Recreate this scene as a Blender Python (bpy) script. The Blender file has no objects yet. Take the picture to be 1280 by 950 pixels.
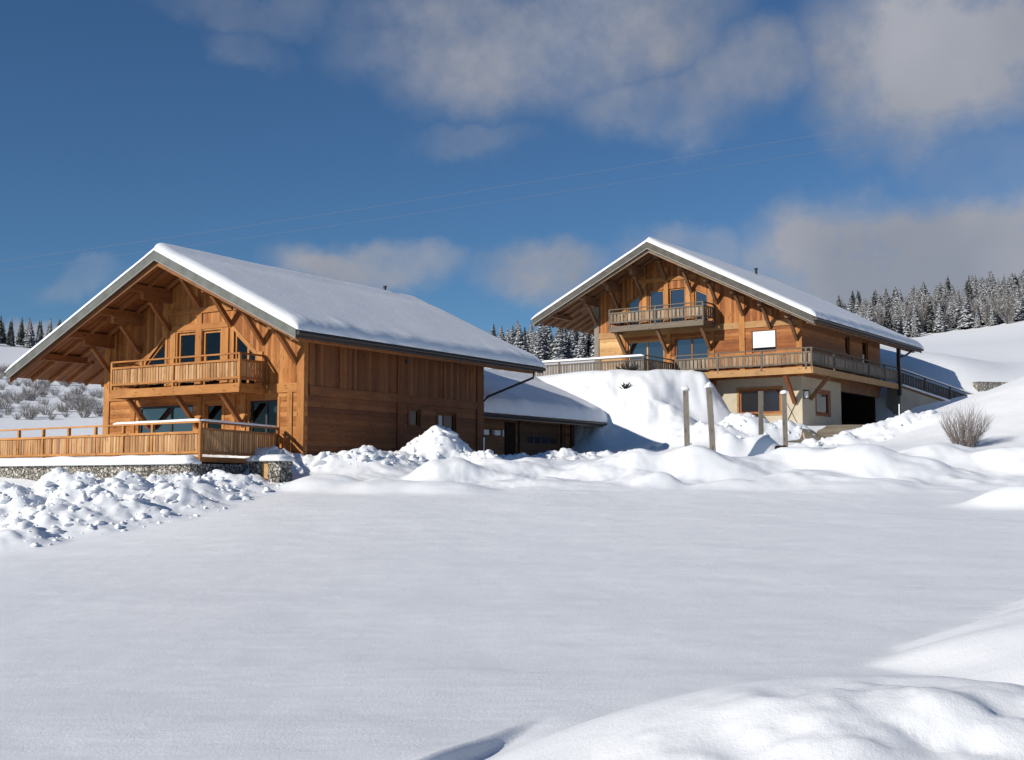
import bpy, bmesh, math, random
import numpy as np
from mathutils import Vector, Matrix, noise
from mathutils.geometry import tessellate_polygon

R = math.radians
SC = bpy.context.scene
COL = SC.collection
random.seed(7)

# ------------------------------------------------------------------ camera
FPX, CX, CY = 1519.0, 640.0, 475.0            # focal length and centre in photograph pixels
PITCH = math.atan(125 / FPX)
cam_d = bpy.data.cameras.new('camera')
cam_d.sensor_width = 36.0
cam_d.lens = FPX / 1280 * 36.0
cam_d.clip_start = 0.1
cam_d.clip_end = 6000
cam = bpy.data.objects.new('camera', cam_d)
COL.objects.link(cam)
cam.location = (0, 0, 0)
cam.rotation_euler = (math.pi / 2 + PITCH, 0, 0)
SC.camera = cam

# ------------------------------------------------------------------ sky, sun, exposure
SUN_AZ, SUN_EL = R(-124), R(26)               # clockwise from +Y
world = bpy.data.worlds.new('World')
SC.world = world
world.use_nodes = True
wn, wl = world.node_tree.nodes, world.node_tree.links
wn.clear()


def N(nodes, kind, **kw):
    n = nodes.new(kind)
    for k, v in kw.items():
        if k.startswith('i_'):
            n.inputs[k[2:].replace('_', ' ')].default_value = v
        elif isinstance(k, str) and hasattr(n, k):
            setattr(n, k, v)
    return n


sky = N(wn, 'ShaderNodeTexSky', sky_type='NISHITA', sun_disc=False, sun_elevation=SUN_EL, sun_rotation=SUN_AZ,
        altitude=1200.0, air_density=1.0, dust_density=0.0, ozone_density=2.0)
SKY_STRENGTH = 0.075
tc = N(wn, 'ShaderNodeTexCoord')


def dir_of(px, py):
    v = Vector(((px - CX) / FPX,
                math.cos(PITCH) - (CY - py) / FPX * math.sin(PITCH),
                math.sin(PITCH) + (CY - py) / FPX * math.cos(PITCH)))
    return v.normalized()


def wmath(op, a, b=None, c=None, clamp=False):
    n = wn.new('ShaderNodeMath')
    n.operation = op
    n.use_clamp = clamp
    for i, x in enumerate((a, b, c)):
        if x is None:
            continue
        if isinstance(x, (int, float)):
            n.inputs[i].default_value = x
        else:
            wl.new(x, n.inputs[i])
    return n.outputs[0]


# clouds: soft banks standing at fixed directions of the sky, broken up by noise
warp = N(wn, 'ShaderNodeTexNoise', i_Scale=9.0, i_Detail=6.0, i_Roughness=0.6)
wl.new(tc.outputs['Generated'], warp.inputs['Vector'])
wsub = wn.new('ShaderNodeVectorMath'); wsub.operation = 'SUBTRACT'
wl.new(warp.outputs['Color'], wsub.inputs[0]); wsub.inputs[1].default_value = (.5, .5, .5)
wsc = wn.new('ShaderNodeVectorMath'); wsc.operation = 'SCALE'
wl.new(wsub.outputs[0], wsc.inputs[0]); wsc.inputs['Scale'].default_value = 0.085
wadd = wn.new('ShaderNodeVectorMath'); wadd.operation = 'ADD'
wl.new(tc.outputs['Generated'], wadd.inputs[0]); wl.new(wsc.outputs[0], wadd.inputs[1])
CLOUDS = [  # px, py, half width, half height, strength
    (640, 60, 205, 74, .78), (800, 22, 120, 70, .85), (850, 130, 130, 46, .55), (935, 95, 75, 55, .72), (1190, 66, 165, 110, 1.15),
    (1090, 318, 150, 80, 1.4), (1200, 335, 170, 82, 1.4), (1330, 318, 120, 72, 1.2), (690, 342, 92, 42, .95),
    (470, 334, 120, 34, .85), (870, 322, 80, 36, .55), (0, 416, 110, 26, .9), (310, 14, 110, 22, .22),
    (310, 55, 50, 22, .18), (590, 172, 80, 22, .28), (105, 354, 55, 18, .3), (1240, 225, 110, 40, .25),
    (2200, 60, 500, 200, .7), (1750, 280, 320, 90, .8)]
dens = None
for (px, py, hw, hh, st) in CLOUDS:
    d = dir_of(px, py)
    sub = wn.new('ShaderNodeVectorMath'); sub.operation = 'SUBTRACT'
    wl.new(wadd.outputs[0], sub.inputs[0]); sub.inputs[1].default_value = d
    mul = wn.new('ShaderNodeVectorMath'); mul.operation = 'MULTIPLY'
    wl.new(sub.outputs[0], mul.inputs[0])
    mul.inputs[1].default_value = (FPX / hw, FPX / max(hw, 300), FPX / hh)
    ln = wn.new('ShaderNodeVectorMath'); ln.operation = 'LENGTH'
    wl.new(mul.outputs[0], ln.inputs[0])
    mr = wn.new('ShaderNodeMapRange'); mr.interpolation_type = 'SMOOTHSTEP'
    wl.new(ln.outputs['Value'], mr.inputs[0])
    for i, v in enumerate((0.45, 1.3, st, 0.0)):
        mr.inputs[i + 1].default_value = v
    dens = mr.outputs[0] if dens is None else wmath('MAXIMUM', dens, mr.outputs[0])
fine = N(wn, 'ShaderNodeTexNoise', i_Scale=16.0, i_Detail=8.0, i_Roughness=0.58)
wl.new(tc.outputs['Generated'], fine.inputs['Vector'])
brk = wmath('MULTIPLY_ADD', fine.outputs['Fac'], 2.3, -0.32)
cover = wmath('MULTIPLY', wmath('MULTIPLY', dens, brk, clamp=True), 0.93)
shade = N(wn, 'ShaderNodeTexNoise', i_Scale=6.0, i_Detail=3.0)
wl.new(tc.outputs['Generated'], shade.inputs['Vector'])
cramp = wn.new('ShaderNodeValToRGB')
wl.new(shade.outputs['Fac'], cramp.inputs[0])
cramp.color_ramp.elements[0].position = .35; cramp.color_ramp.elements[0].color = (.285, .302, .352, 1)
cramp.color_ramp.elements[1].position = .70; cramp.color_ramp.elements[1].color = (.415, .425, .468, 1)
# the clear sky: Nishita, a little deeper blue
skyc = wn.new('ShaderNodeMix'); skyc.data_type = 'RGBA'; skyc.blend_type = 'MULTIPLY'
skyc.inputs['Factor'].default_value = 1.0
wl.new(sky.outputs[0], skyc.inputs[6]); skyc.inputs[7].default_value = (.50, .765, 1.0, 1)
skys = wn.new('ShaderNodeVectorMath'); skys.operation = 'SCALE'
wl.new(skyc.outputs[2], skys.inputs[0]); skys.inputs['Scale'].default_value = SKY_STRENGTH
mixc = wn.new('ShaderNodeMix'); mixc.data_type = 'RGBA'
wl.new(cover, mixc.inputs['Factor']); wl.new(skys.outputs[0], mixc.inputs[6]); wl.new(cramp.outputs[0], mixc.inputs[7])
bg = wn.new('ShaderNodeBackground'); bg.inputs['Strength'].default_value = 1.0
wl.new(mixc.outputs[2], bg.inputs['Color'])
wo = wn.new('ShaderNodeOutputWorld')
wl.new(bg.outputs[0], wo.inputs['Surface'])

sun_d = bpy.data.lights.new('sun', 'SUN')
sun_d.energy = 4.75
sun_d.angle = R(0.5)
sun_d.color = (1.0, .94, .84)
sun = bpy.data.objects.new('sun', sun_d)
COL.objects.link(sun)
sdir = Vector((math.sin(SUN_AZ) * math.cos(SUN_EL), math.cos(SUN_AZ) * math.cos(SUN_EL), math.sin(SUN_EL)))
sun.rotation_euler = sdir.to_track_quat('Z', 'Y').to_euler()
sun.location = sdir * 60

SC.view_settings.view_transform = 'Standard'
SC.view_settings.look = 'None'
SC.view_settings.gamma = 1.0
SC.view_settings.use_curve_mapping = False
SC.view_settings.exposure = 0.0


# ------------------------------------------------------------------ helpers
def at(px, py, Y):
    """point of the world seen at a photograph pixel, Y metres ahead of the camera"""
    d = dir_of(px, py)
    return d * (Y / d.y)


def tag(o, label=None, cat=None, group=None, kind=None):
    if label: o['label'] = label
    if cat: o['category'] = cat
    if group: o['group'] = group
    if kind: o['kind'] = kind
    return o


def empty(name, loc=(0, 0, 0), rz=0.0, scale=1.0, parent=None):
    o = bpy.data.objects.new(name, None)
    o.empty_display_size = 0.3
    COL.objects.link(o)
    o.location = loc
    o.rotation_euler = (0, 0, rz)
    o.scale = (scale,) * 3
    if parent: o.parent = parent
    return o


def copy_tree(o, parent=None):
    c = o.copy()
    COL.objects.link(c)
    c.parent = parent
    for ch in list(o.children):
        copy_tree(ch, c)
    return c


class MB:
    """collects solids and builds them as ONE mesh object; house=True takes (u, v, z) with u running to the left"""

    def __init__(self, house=False):
        self.v, self.f, self.h = [], [], house

    def add(self, verts, faces):
        b = len(self.v)
        self.v += [tuple(p) for p in verts]
        self.f += [tuple(b + i for i in q) for q in faces]
        return self

    def box(self, a0, a1, b0, b1, c0, c1):
        vs = [(x, y, z) for z in (c0, c1) for y in (b0, b1) for x in (a0, a1)]
        return self.add(vs, [(0, 2, 3, 1), (4, 5, 7, 6), (0, 1, 5, 4), (2, 6, 7, 3), (0, 4, 6, 2), (1, 3, 7, 5)])

    def beam(self, p, q, w, h, up=(0, 0, 1)):
        p, q = Vector(p), Vector(q)
        d = (q - p).normalized()
        s = d.cross(Vector(up))
        if s.length < 1e-4:
            s = d.cross(Vector((1, 0, 0)))
        s.normalize()
        t = s.cross(d)
        vs = []
        for c in (p, q):
            for (i, j) in ((-1, -1), (1, -1), (1, 1), (-1, 1)):
                vs.append(c + s * (i * w / 2) + t * (j * h / 2))
        return self.add(vs, [(0, 1, 2, 3), (4, 7, 6, 5), (0, 4, 5, 1), (1, 5, 6, 2), (2, 6, 7, 3), (3, 7, 4, 0)])

    def prism(self, poly, v0, v1, holes=(), axis='v'):
        """polygon in (u, z) run from v0 to v1 (axis 'v'), or polygon in (v, z) run along u (axis 'u')"""
        loops = [list(poly)] + [list(h) for h in holes]
        flat = [p for lp in loops for p in lp]
        tris = tessellate_polygon([[Vector((p[0], p[1], 0)) for p in lp] for lp in loops])
        mk = (lambda a, z, d: (a, d, z)) if axis == 'v' else (lambda a, z, d: (d, a, z))
        n = len(flat)
        vs = [mk(p[0], p[1], v0) for p in flat] + [mk(p[0], p[1], v1) for p in flat]
        fs = [tuple(t) for t in tris] + [tuple(i + n for i in reversed(t)) for t in tris]
        b = 0
        for lp in loops:
            m = len(lp)
            for i in range(m):
                j = (i + 1) % m
                fs.append((b + i, b + j, n + b + j, n + b + i))
            b += m
        return self.add(vs, fs)

    def tube(self, pts, r, n=8, r2=None, cap=True):
        pts = [Vector(p) for p in pts]
        m = len(pts)
        vs, fs = [], []
        for k, p in enumerate(pts):
            d = (pts[min(k + 1, m - 1)] - pts[max(k - 1, 0)]).normalized()
            s = d.cross(Vector((0, 0, 1)))
            if s.length < 1e-3: s = d.cross(Vector((1, 0, 0)))
            s.normalize(); t = s.cross(d)
            rr = r if r2 is None else r + (r2 - r) * k / (m - 1)
            for i in range(n):
                a = 2 * math.pi * i / n
                vs.append(p + s * (rr * math.cos(a)) + t * (rr * math.sin(a)))
        for k in range(m - 1):
            for i in range(n):
                j = (i + 1) % n
                fs.append((k * n + i, k * n + j, (k + 1) * n + j, (k + 1) * n + i))
        if cap:
            fs.append(tuple(range(n - 1, -1, -1)))
            fs.append(tuple(range((m - 1) * n, m * n)))
        return self.add(vs, fs)

    def build(self, name, mat, parent=None, smooth=False, fix=True):
        vs = [(-p[0], p[1], p[2]) for p in self.v] if self.h else self.v
        me = bpy.data.meshes.new(name)
        me.from_pydata(vs, [], self.f)
        if fix:
            bm = bmesh.new(); bm.from_mesh(me)
            bmesh.ops.recalc_face_normals(bm, faces=bm.faces)
            bm.to_mesh(me); bm.free()
        if smooth:
            me.polygons.foreach_set('use_smooth', [True] * len(me.polygons))
        me.materials.append(mat)
        o = bpy.data.objects.new(name, me)
        COL.objects.link(o)
        if parent: o.parent = parent
        return o


# ------------------------------------------------------------------ materials
def new_mat(name, rough=.6, spec=.3):
    m = bpy.data.materials.new(name)
    m.use_nodes = True
    b = m.node_tree.nodes['Principled BSDF']
    b.inputs['Roughness'].default_value = rough
    b.inputs['Specular IOR Level'].default_value = spec
    return m, m.node_tree.nodes, m.node_tree.links, b


def mmath(n, l, op, a, b=None, c=None, clamp=False):
    k = n.new('ShaderNodeMath'); k.operation = op; k.use_clamp = clamp
    for i, x in enumerate((a, b, c)):
        if x is None: continue
        if isinstance(x, (int, float)): k.inputs[i].default_value = x
        else: l.new(x, k.inputs[i])
    return k.outputs[0]


def ramp(n, l, fac, stops):
    r = n.new('ShaderNodeValToRGB')
    l.new(fac, r.inputs[0])
    e = r.color_ramp.elements
    while len(e) < len(stops): e.new(.5)
    for k, (p, c) in zip(e, stops):
        k.position = p; k.color = (*c, 1)
    return r.outputs[0]


def wood(name, dark, mid, light, across='x', board=.16, along='z', rough=.65, grey=None):
    """boards laid across one local axis, each with its own tone, grain and knots; across=None is a solid timber"""
    m, n, l, b = new_mat(name, rough, .25)
    t = n.new('ShaderNodeTexCoord')
    s = n.new('ShaderNodeSeparateXYZ'); l.new(t.outputs['Object'], s.inputs[0])
    ax = {'x': 0, 'y': 1, 'z': 2}
    if across:
        q = mmath(n, l, 'DIVIDE', s.outputs[ax[across]], board)
        cell = mmath(n, l, 'FLOOR', q)
        fr = mmath(n, l, 'FRACT', q)
        wnz = n.new('ShaderNodeTexWhiteNoise'); wnz.noise_dimensions = '1D'; l.new(cell, wnz.inputs['W'])
        tone = wnz.outputs['Value']
    else:
        oi = n.new('ShaderNodeObjectInfo')
        tone = oi.outputs['Random']
        cell = tone
    cb = n.new('ShaderNodeCombineXYZ')
    for i, a in enumerate('xyz'):
        k = 1.6 if a == along else 22.0
        vv = mmath(n, l, 'MULTIPLY', s.outputs[i], k)
        if a == along: vv = mmath(n, l, 'MULTIPLY_ADD', cell, 7.31, vv)
        l.new(vv, cb.inputs[i])
    g = n.new('ShaderNodeTexNoise'); g.inputs['Scale'].default_value = 1.0; g.inputs['Detail'].default_value = 5.0
    g.inputs['Roughness'].default_value = .65
    l.new(cb.outputs[0], g.inputs['Vector'])
    big = n.new('ShaderNodeTexNoise'); big.inputs['Scale'].default_value = .9; big.inputs['Detail'].default_value = 3.0
    l.new(t.outputs['Object'], big.inputs['Vector'])
    f = mmath(n, l, 'MULTIPLY', g.outputs['Fac'], .62)
    f = mmath(n, l, 'MULTIPLY_ADD', tone, .58 if across else .36, f)
    f = mmath(n, l, 'MULTIPLY_ADD', big.outputs['Fac'], .5, f)
    f = mmath(n, l, 'SUBTRACT', f, .35 if across else .24, clamp=True)
    col = ramp(n, l, f, [(.12, dark), (.48, mid), (.88, light)])
    if grey:
        gm = n.new('ShaderNodeMix'); gm.data_type = 'RGBA'
        st = n.new('ShaderNodeTexNoise'); st.inputs['Scale'].default_value = 1.4; st.inputs['Detail'].default_value = 6.0
        l.new(cb.outputs[0], st.inputs['Vector'])
        fac = mmath(n, l, 'MULTIPLY_ADD', st.outputs['Fac'], 1.8, grey[1] - .9, clamp=True)
        l.new(fac, gm.inputs['Factor']); l.new(col, gm.inputs[6]); gm.inputs[7].default_value = (*grey[0], 1)
        col = gm.outputs[2]
    # water stains and weathering running down or along the boards
    sc_ = n.new('ShaderNodeCombineXYZ')
    for i, a in enumerate('xyz'):
        l.new(mmath(n, l, 'MULTIPLY', s.outputs[i], .45 if a == along else 2.6), sc_.inputs[i])
    sn = n.new('ShaderNodeTexNoise'); sn.inputs['Scale'].default_value = 1.0; sn.inputs['Detail'].default_value = 7.0; sn.inputs['Roughness'].default_value = .7
    l.new(sc_.outputs[0], sn.inputs['Vector'])
    sr = n.new('ShaderNodeMapRange'); l.new(sn.outputs['Fac'], sr.inputs[0])
    for i, v in enumerate((.46, .70, 0.0, .62)): sr.inputs[i + 1].default_value = v
    sm_ = n.new('ShaderNodeMix'); sm_.data_type = 'RGBA'
    l.new(sr.outputs[0], sm_.inputs['Factor']); l.new(col, sm_.inputs[6])
    sm_.inputs[7].default_value = (dark[0] * .8 + .01, dark[1] * .85 + .01, dark[2] * .9 + .01, 1)
    col = sm_.outputs[2]
    # knots
    kv = n.new('ShaderNodeTexVoronoi'); kv.inputs['Scale'].default_value = 1.0
    kc = n.new('ShaderNodeCombineXYZ')
    for i, a in enumerate('xyz'):
        l.new(mmath(n, l, 'MULTIPLY', s.outputs[i], 1.7 if a == along else 6.0), kc.inputs[i])
    l.new(kc.outputs[0], kv.inputs['Vector'])
    kn = n.new('ShaderNodeMapRange'); l.new(kv.outputs['Distance'], kn.inputs[0])
    for i, v in enumerate((.07, .24, .72, 0.0)): kn.inputs[i + 1].default_value = v
    km = n.new('ShaderNodeMix'); km.data_type = 'RGBA'
    l.new(kn.outputs[0], km.inputs['Factor']); l.new(col, km.inputs[6])
    km.inputs[7].default_value = (dark[0] * .45, dark[1] * .4, dark[2] * .4, 1)
    col = km.outputs[2]
    l.new(col, b.inputs['Base Color'])
    bp = n.new('ShaderNodeBump'); bp.inputs['Strength'].default_value = .5; bp.inputs['Distance'].default_value = .02
    h = mmath(n, l, 'MULTIPLY', g.outputs['Fac'], .25)
    if across:
        e = mmath(n, l, 'ABSOLUTE', mmath(n, l, 'SUBTRACT', fr, .5))
        gr = n.new('ShaderNodeMapRange'); l.new(e, gr.inputs[0])
        for i, v in enumerate((.42, .5, 1.0, 0.0)): gr.inputs[i + 1].default_value = v
        h = mmath(n, l, 'ADD', h, gr.outputs[0])
    l.new(h, bp.inputs['Height'])
    l.new(bp.outputs[0], b.inputs['Normal'])
    return m


def snow_mat(name, grain=1.0, lump=0.0, tint=(.86, .875, .90)):
    m, n, l, b = new_mat(name, .5, .3)
    t = n.new('ShaderNodeTexCoord')
    a = n.new('ShaderNodeTexNoise'); a.inputs['Scale'].default_value = 34; a.inputs['Detail'].default_value = 6
    a.inputs['Roughness'].default_value = .7
    l.new(t.outputs['Object'], a.inputs['Vector'])
    c = n.new('ShaderNodeTexNoise'); c.inputs['Scale'].default_value = 2.2; c.inputs['Detail'].default_value = 5
    l.new(t.outputs['Object'], c.inputs['Vector'])
    col = ramp(n, l, c.outputs['Fac'], [(.3, tuple(x * .955 for x in tint)), (.7, tint)])
    l.new(col, b.inputs['Base Color'])
    cr = n.new('ShaderNodeMapping'); cr.inputs['Scale'].default_value = (.55, 2.6, 1.0); cr.inputs['Rotation'].default_value = (0, 0, .25)
    l.new(t.outputs['Object'], cr.inputs['Vector'])
    crn = n.new('ShaderNodeTexNoise'); crn.inputs['Scale'].default_value = 1.3; crn.inputs['Detail'].default_value = 6; crn.inputs['Roughness'].default_value = .62
    l.new(cr.outputs[0], crn.inputs['Vector'])
    h = mmath(n, l, 'MULTIPLY', a.outputs['Fac'], .008 * grain)
    h = mmath(n, l, 'MULTIPLY_ADD', crn.outputs['Fac'], .013 * grain, h)
    h = mmath(n, l, 'MULTIPLY_ADD', c.outputs['Fac'], .018 + .1 * lump, h)
    fi = n.new('ShaderNodeTexNoise'); fi.inputs['Scale'].default_value = 190; fi.inputs['Detail'].default_value = 3
    l.new(t.outputs['Object'], fi.inputs['Vector'])
    h = mmath(n, l, 'MULTIPLY_ADD', fi.outputs['Fac'], .0045 * grain, h)
    bp = n.new('ShaderNodeBump'); bp.inputs['Strength'].default_value = .75; bp.inputs['Distance'].default_value = 1.0
    l.new(h, bp.inputs['Height']); l.new(bp.outputs[0], b.inputs['Normal'])
    # packed crystals that catch the sun here and there
    vo = n.new('ShaderNodeTexVoronoi'); vo.inputs['Scale'].default_value = 60
    l.new(t.outputs['Object'], vo.inputs['Vector'])
    rg = n.new('ShaderNodeMapRange'); l.new(vo.outputs['Distance'], rg.inputs[0])
    for i, v in enumerate((.03, .08, .2, .55)): rg.inputs[i + 1].default_value = v
    l.new(rg.outputs[0], b.inputs['Roughness'])
    return m


def plain(name, c, rough=.6, spec=.3, metal=0.0, var=.2, scale=3.0, bump=.0):
    m, n, l, b = new_mat(name, rough, spec)
    t = n.new('ShaderNodeTexCoord')
    a = n.new('ShaderNodeTexNoise'); a.inputs['Scale'].default_value = scale; a.inputs['Detail'].default_value = 7
    a.inputs['Roughness'].default_value = .6
    l.new(t.outputs['Object'], a.inputs['Vector'])
    col = ramp(n, l, a.outputs['Fac'], [(.28, tuple(x * (1 - var) for x in c)), (.72, tuple(min(1, x * (1 + var)) for x in c))])
    l.new(col, b.inputs['Base Color'])
    b.inputs['Metallic'].default_value = metal
    if bump:
        bp = n.new('ShaderNodeBump'); bp.inputs['Strength'].default_value = .6; bp.inputs['Distance'].default_value = bump
        l.new(a.outputs['Fac'], bp.inputs['Height']); l.new(bp.outputs[0], b.inputs['Normal'])
    return m


def glass(name, c, ior):
    m, n, l, b = new_mat(name, .03, .5)
    b.inputs['Base Color'].default_value = (*c, 1)
    b.inputs['IOR'].default_value = ior
    t = n.new('ShaderNodeTexCoord')
    a = n.new('ShaderNodeTexNoise'); a.inputs['Scale'].default_value = .8; a.inputs['Detail'].default_value = 1
    l.new(t.outputs['Object'], a.inputs['Vector'])
    bp = n.new('ShaderNodeBump'); bp.inputs['Strength'].default_value = .12; bp.inputs['Distance'].default_value = .04
    l.new(a.outputs['Fac'], bp.inputs['Height']); l.new(bp.outputs[0], b.inputs['Normal'])
    return m


def clear_glass(name):
    m = bpy.data.materials.new(name); m.use_nodes = True
    n, l = m.node_tree.nodes, m.node_tree.links
    n.clear()
    o = n.new('ShaderNodeOutputMaterial'); tr = n.new('ShaderNodeBsdfTransparent'); gl = n.new('ShaderNodeBsdfGlossy'); mx = n.new('ShaderNodeMixShader')
    tr.inputs[0].default_value = (.72, .75, .75, 1); gl.inputs['Roughness'].default_value = .02
    lw = n.new('ShaderNodeFresnel'); lw.inputs['IOR'].default_value = 1.5
    t = n.new('ShaderNodeTexCoord'); a = n.new('ShaderNodeTexNoise'); a.inputs['Scale'].default_value = .9
    l.new(t.outputs['Object'], a.inputs['Vector'])
    bp = n.new('ShaderNodeBump'); bp.inputs['Strength'].default_value = .12; bp.inputs['Distance'].default_value = .04
    l.new(a.outputs['Fac'], bp.inputs['Height']); l.new(bp.outputs[0], gl.inputs['Normal'])
    l.new(lw.outputs[0], mx.inputs[0]); l.new(tr.outputs[0], mx.inputs[1]); l.new(gl.outputs[0], mx.inputs[2]); l.new(mx.outputs[0], o.inputs[0])
    return m


def snowy(name, base, lo=.15, hi=.6, amount=.0, scale=3.0):
    """something dark that carries snow on its upper sides, in uneven patches"""
    m, n, l, b = new_mat(name, .7, .2)
    g = n.new('ShaderNodeNewGeometry')
    s = n.new('ShaderNodeSeparateXYZ'); l.new(g.outputs['True Normal'], s.inputs[0])
    t = n.new('ShaderNodeTexCoord')
    a = n.new('ShaderNodeTexNoise'); a.inputs['Scale'].default_value = scale; a.inputs['Detail'].default_value = 4
    l.new(t.outputs['Object'], a.inputs['Vector'])
    z = s.outputs[2]
    f = mmath(n, l, 'MULTIPLY_ADD', a.outputs['Fac'], 2.0, -1.0 + amount)
    f = mmath(n, l, 'ADD', z, f)
    r = n.new('ShaderNodeMapRange'); l.new(f, r.inputs[0])
    for i, v in enumerate((lo, hi, 0, 1)): r.inputs[i + 1].default_value = v
    c1 = ramp(n, l, a.outputs['Fac'], [(.3, tuple(x * .65 for x in base)), (.7, tuple(x * 1.3 for x in base))])
    mx = n.new('ShaderNodeMix'); mx.data_type = 'RGBA'
    l.new(r.outputs[0], mx.inputs['Factor']); l.new(c1, mx.inputs[6]); mx.inputs[7].default_value = (.84, .86, .9, 1)
    l.new(mx.outputs[2], b.inputs['Base Color'])
    return m


# fresh larch and spruce of the near chalet, redder boards and silvered rails of the far one
LARCH = ((.185, .052, .011), (.385, .145, .034), (.55, .26, .085))
RED = ((.15, .044, .011), (.34, .115, .029), (.50, .215, .066))
LARCH_SHADED = ((.09, .028, .008), (.175, .058, .017), (.27, .105, .034))  # same larch for the side wall, its shade darkened into the colour
M = {}
M['front_v'] = wood('larch_boards_upright_front', *LARCH, across='x', along='z')
M['front_h'] = wood('larch_boards_level_front', *LARCH, across='z', along='x', board=.19)
M['side_v'] = wood('larch_boards_upright_side', *LARCH_SHADED, across='y', along='z')
M['side_h'] = wood('larch_boards_level_side', *LARCH_SHADED, across='z', along='y', board=.22)
M['timber_x'] = wood('larch_timber_level', (.24, .083, .02), (.43, .182, .048), (.58, .29, .10), across=None, along='x')
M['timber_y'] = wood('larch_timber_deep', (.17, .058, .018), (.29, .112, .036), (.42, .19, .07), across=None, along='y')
M['timber_z'] = wood('larch_timber_upright', (.24, .083, .02), (.43, .182, .048), (.58, .29, .10), across=None, along='z')
M['soffit'] = wood('soffit_boards', (.14, .048, .016), (.24, .092, .03), (.34, .15, .055), across='y', along='x', board=.14)
M['slat_x'] = wood('larch_slats_front', (.26, .12, .045), (.47, .25, .105), (.62, .39, .20), across='x', along='z', board=.155)
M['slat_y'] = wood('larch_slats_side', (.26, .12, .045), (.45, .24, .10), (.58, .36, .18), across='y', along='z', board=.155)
M['bfront_v'] = wood('red_boards_upright', *RED, across='x', along='z', board=.15)
M['bfront_h'] = wood('red_boards_level', *RED, across='z', along='x', board=.2)
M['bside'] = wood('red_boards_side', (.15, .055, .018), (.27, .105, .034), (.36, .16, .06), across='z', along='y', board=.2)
M['btimber'] = wood('weathered_timber', (.11, .055, .028), (.20, .105, .054), (.30, .175, .095), across=None, along='z')
M['bpale'] = wood('pale_timber', (.27, .135, .05), (.43, .24, .098), (.56, .36, .17), across=None, along='x')
M['bpale_h'] = wood('pale_boards_level', (.40, .21, .08), (.58, .34, .14), (.68, .46, .22), across='z', along='x', board=.2)
M['bsoffit'] = wood('old_soffit_boards', (.10, .045, .02), (.17, .08, .038), (.25, .135, .065), across='y', along='x', board=.14)
G_ = ((.24, .20, .155), .30)
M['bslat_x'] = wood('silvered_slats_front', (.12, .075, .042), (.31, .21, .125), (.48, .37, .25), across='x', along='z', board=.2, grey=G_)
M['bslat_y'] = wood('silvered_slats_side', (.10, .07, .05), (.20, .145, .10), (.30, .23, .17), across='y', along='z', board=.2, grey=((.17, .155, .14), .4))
M['brail'] = wood('silvered_rail', (.085, .060, .042), (.15, .11, .075), (.24, .185, .13), across=None, along='x', grey=((.14, .125, .105), .35))
M['dark_slats'] = wood('dark_slats', (.035, .028, .022), (.065, .05, .04), (.10, .08, .06), across='y', along='z', board=.2)
M['dark_rail'] = wood('dark_rail', (.05, .038, .03), (.09, .07, .055), (.14, .11, .085), across=None, along='y')
M['grey_post'] = wood('grey_weathered_post', (.11, .095, .08), (.19, .168, .14), (.28, .25, .21), across=None, along='z')
M['snow'] = snow_mat('snow_drift')
M['roof_snow'] = snow_mat('snow_roof', .8, 0)
M['zinc'] = plain('dull_grey_zinc', (.115, .12, .11), .6, .4, .2, .3, 2.5)
M['zinc_edge'] = plain('bright_zinc_edge', (.26, .26, .25), .5, .5, .3, .1)
M['fly'] = wood('dark_fly_rafter', (.13, .05, .018), (.22, .09, .032), (.30, .14, .055), across=None, along='x')
M['bfly'] = wood('old_fly_rafter', (.11, .07, .045), (.20, .13, .08), (.29, .20, .13), across=None, along='x')
M['bslat_old'] = wood('old_slats_front', (.10, .075, .055), (.21, .16, .115), (.32, .25, .185), across='x', along='z', board=.16, grey=((.16, .145, .125), .4))
M['old_barge'] = plain('weathered_dark_barge', (.085, .078, .066), .7, .3, 0, .35, 2.5)
M['gutter'] = plain('dark_brown_metal', (.030, .022, .020), .45, .5, .3)
M['render'] = plain('cream_render', (.50, .44, .335), .85, .15, 0, .09, 2.2, .01)
M['render2'] = plain('grey_beige_render', (.40, .35, .28), .85, .15, 0, .12, 1.2, .01)
M['pipe'] = plain('black_flue', (.022, .022, .024), .5, .4)
M['white'] = plain('white_paint', (.78, .78, .76), .5, .3, 0, .05)
M['shutter'] = plain('white_shutter', (.80, .79, .76), .5, .3, 0, .04)
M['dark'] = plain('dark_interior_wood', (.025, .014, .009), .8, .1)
M['doorwood'] = wood('dark_stained_door', (.05, .022, .010), (.09, .04, .018), (.13, .06, .028), across='z', along='y', board=.5)
M['glass_dark'] = glass('window_glass_dark', (.008, .008, .009), 1.33)
M['glass_sky'] = glass('window_glass_mirror', (.012, .016, .022), 2.3)
M['glass_clear'] = clear_glass('window_glass_clear')
M['floor'] = plain('dark_room_floor', (.07, .045, .028), .7, .2)
M['curtain'] = plain('pale_curtain', (.55, .55, .52), .8, .1)
M['frame_red'] = wood('red_brown_window_frame', (.17, .055, .02), (.29, .10, .035), (.38, .15, .06), across=None, along='z')
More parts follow.
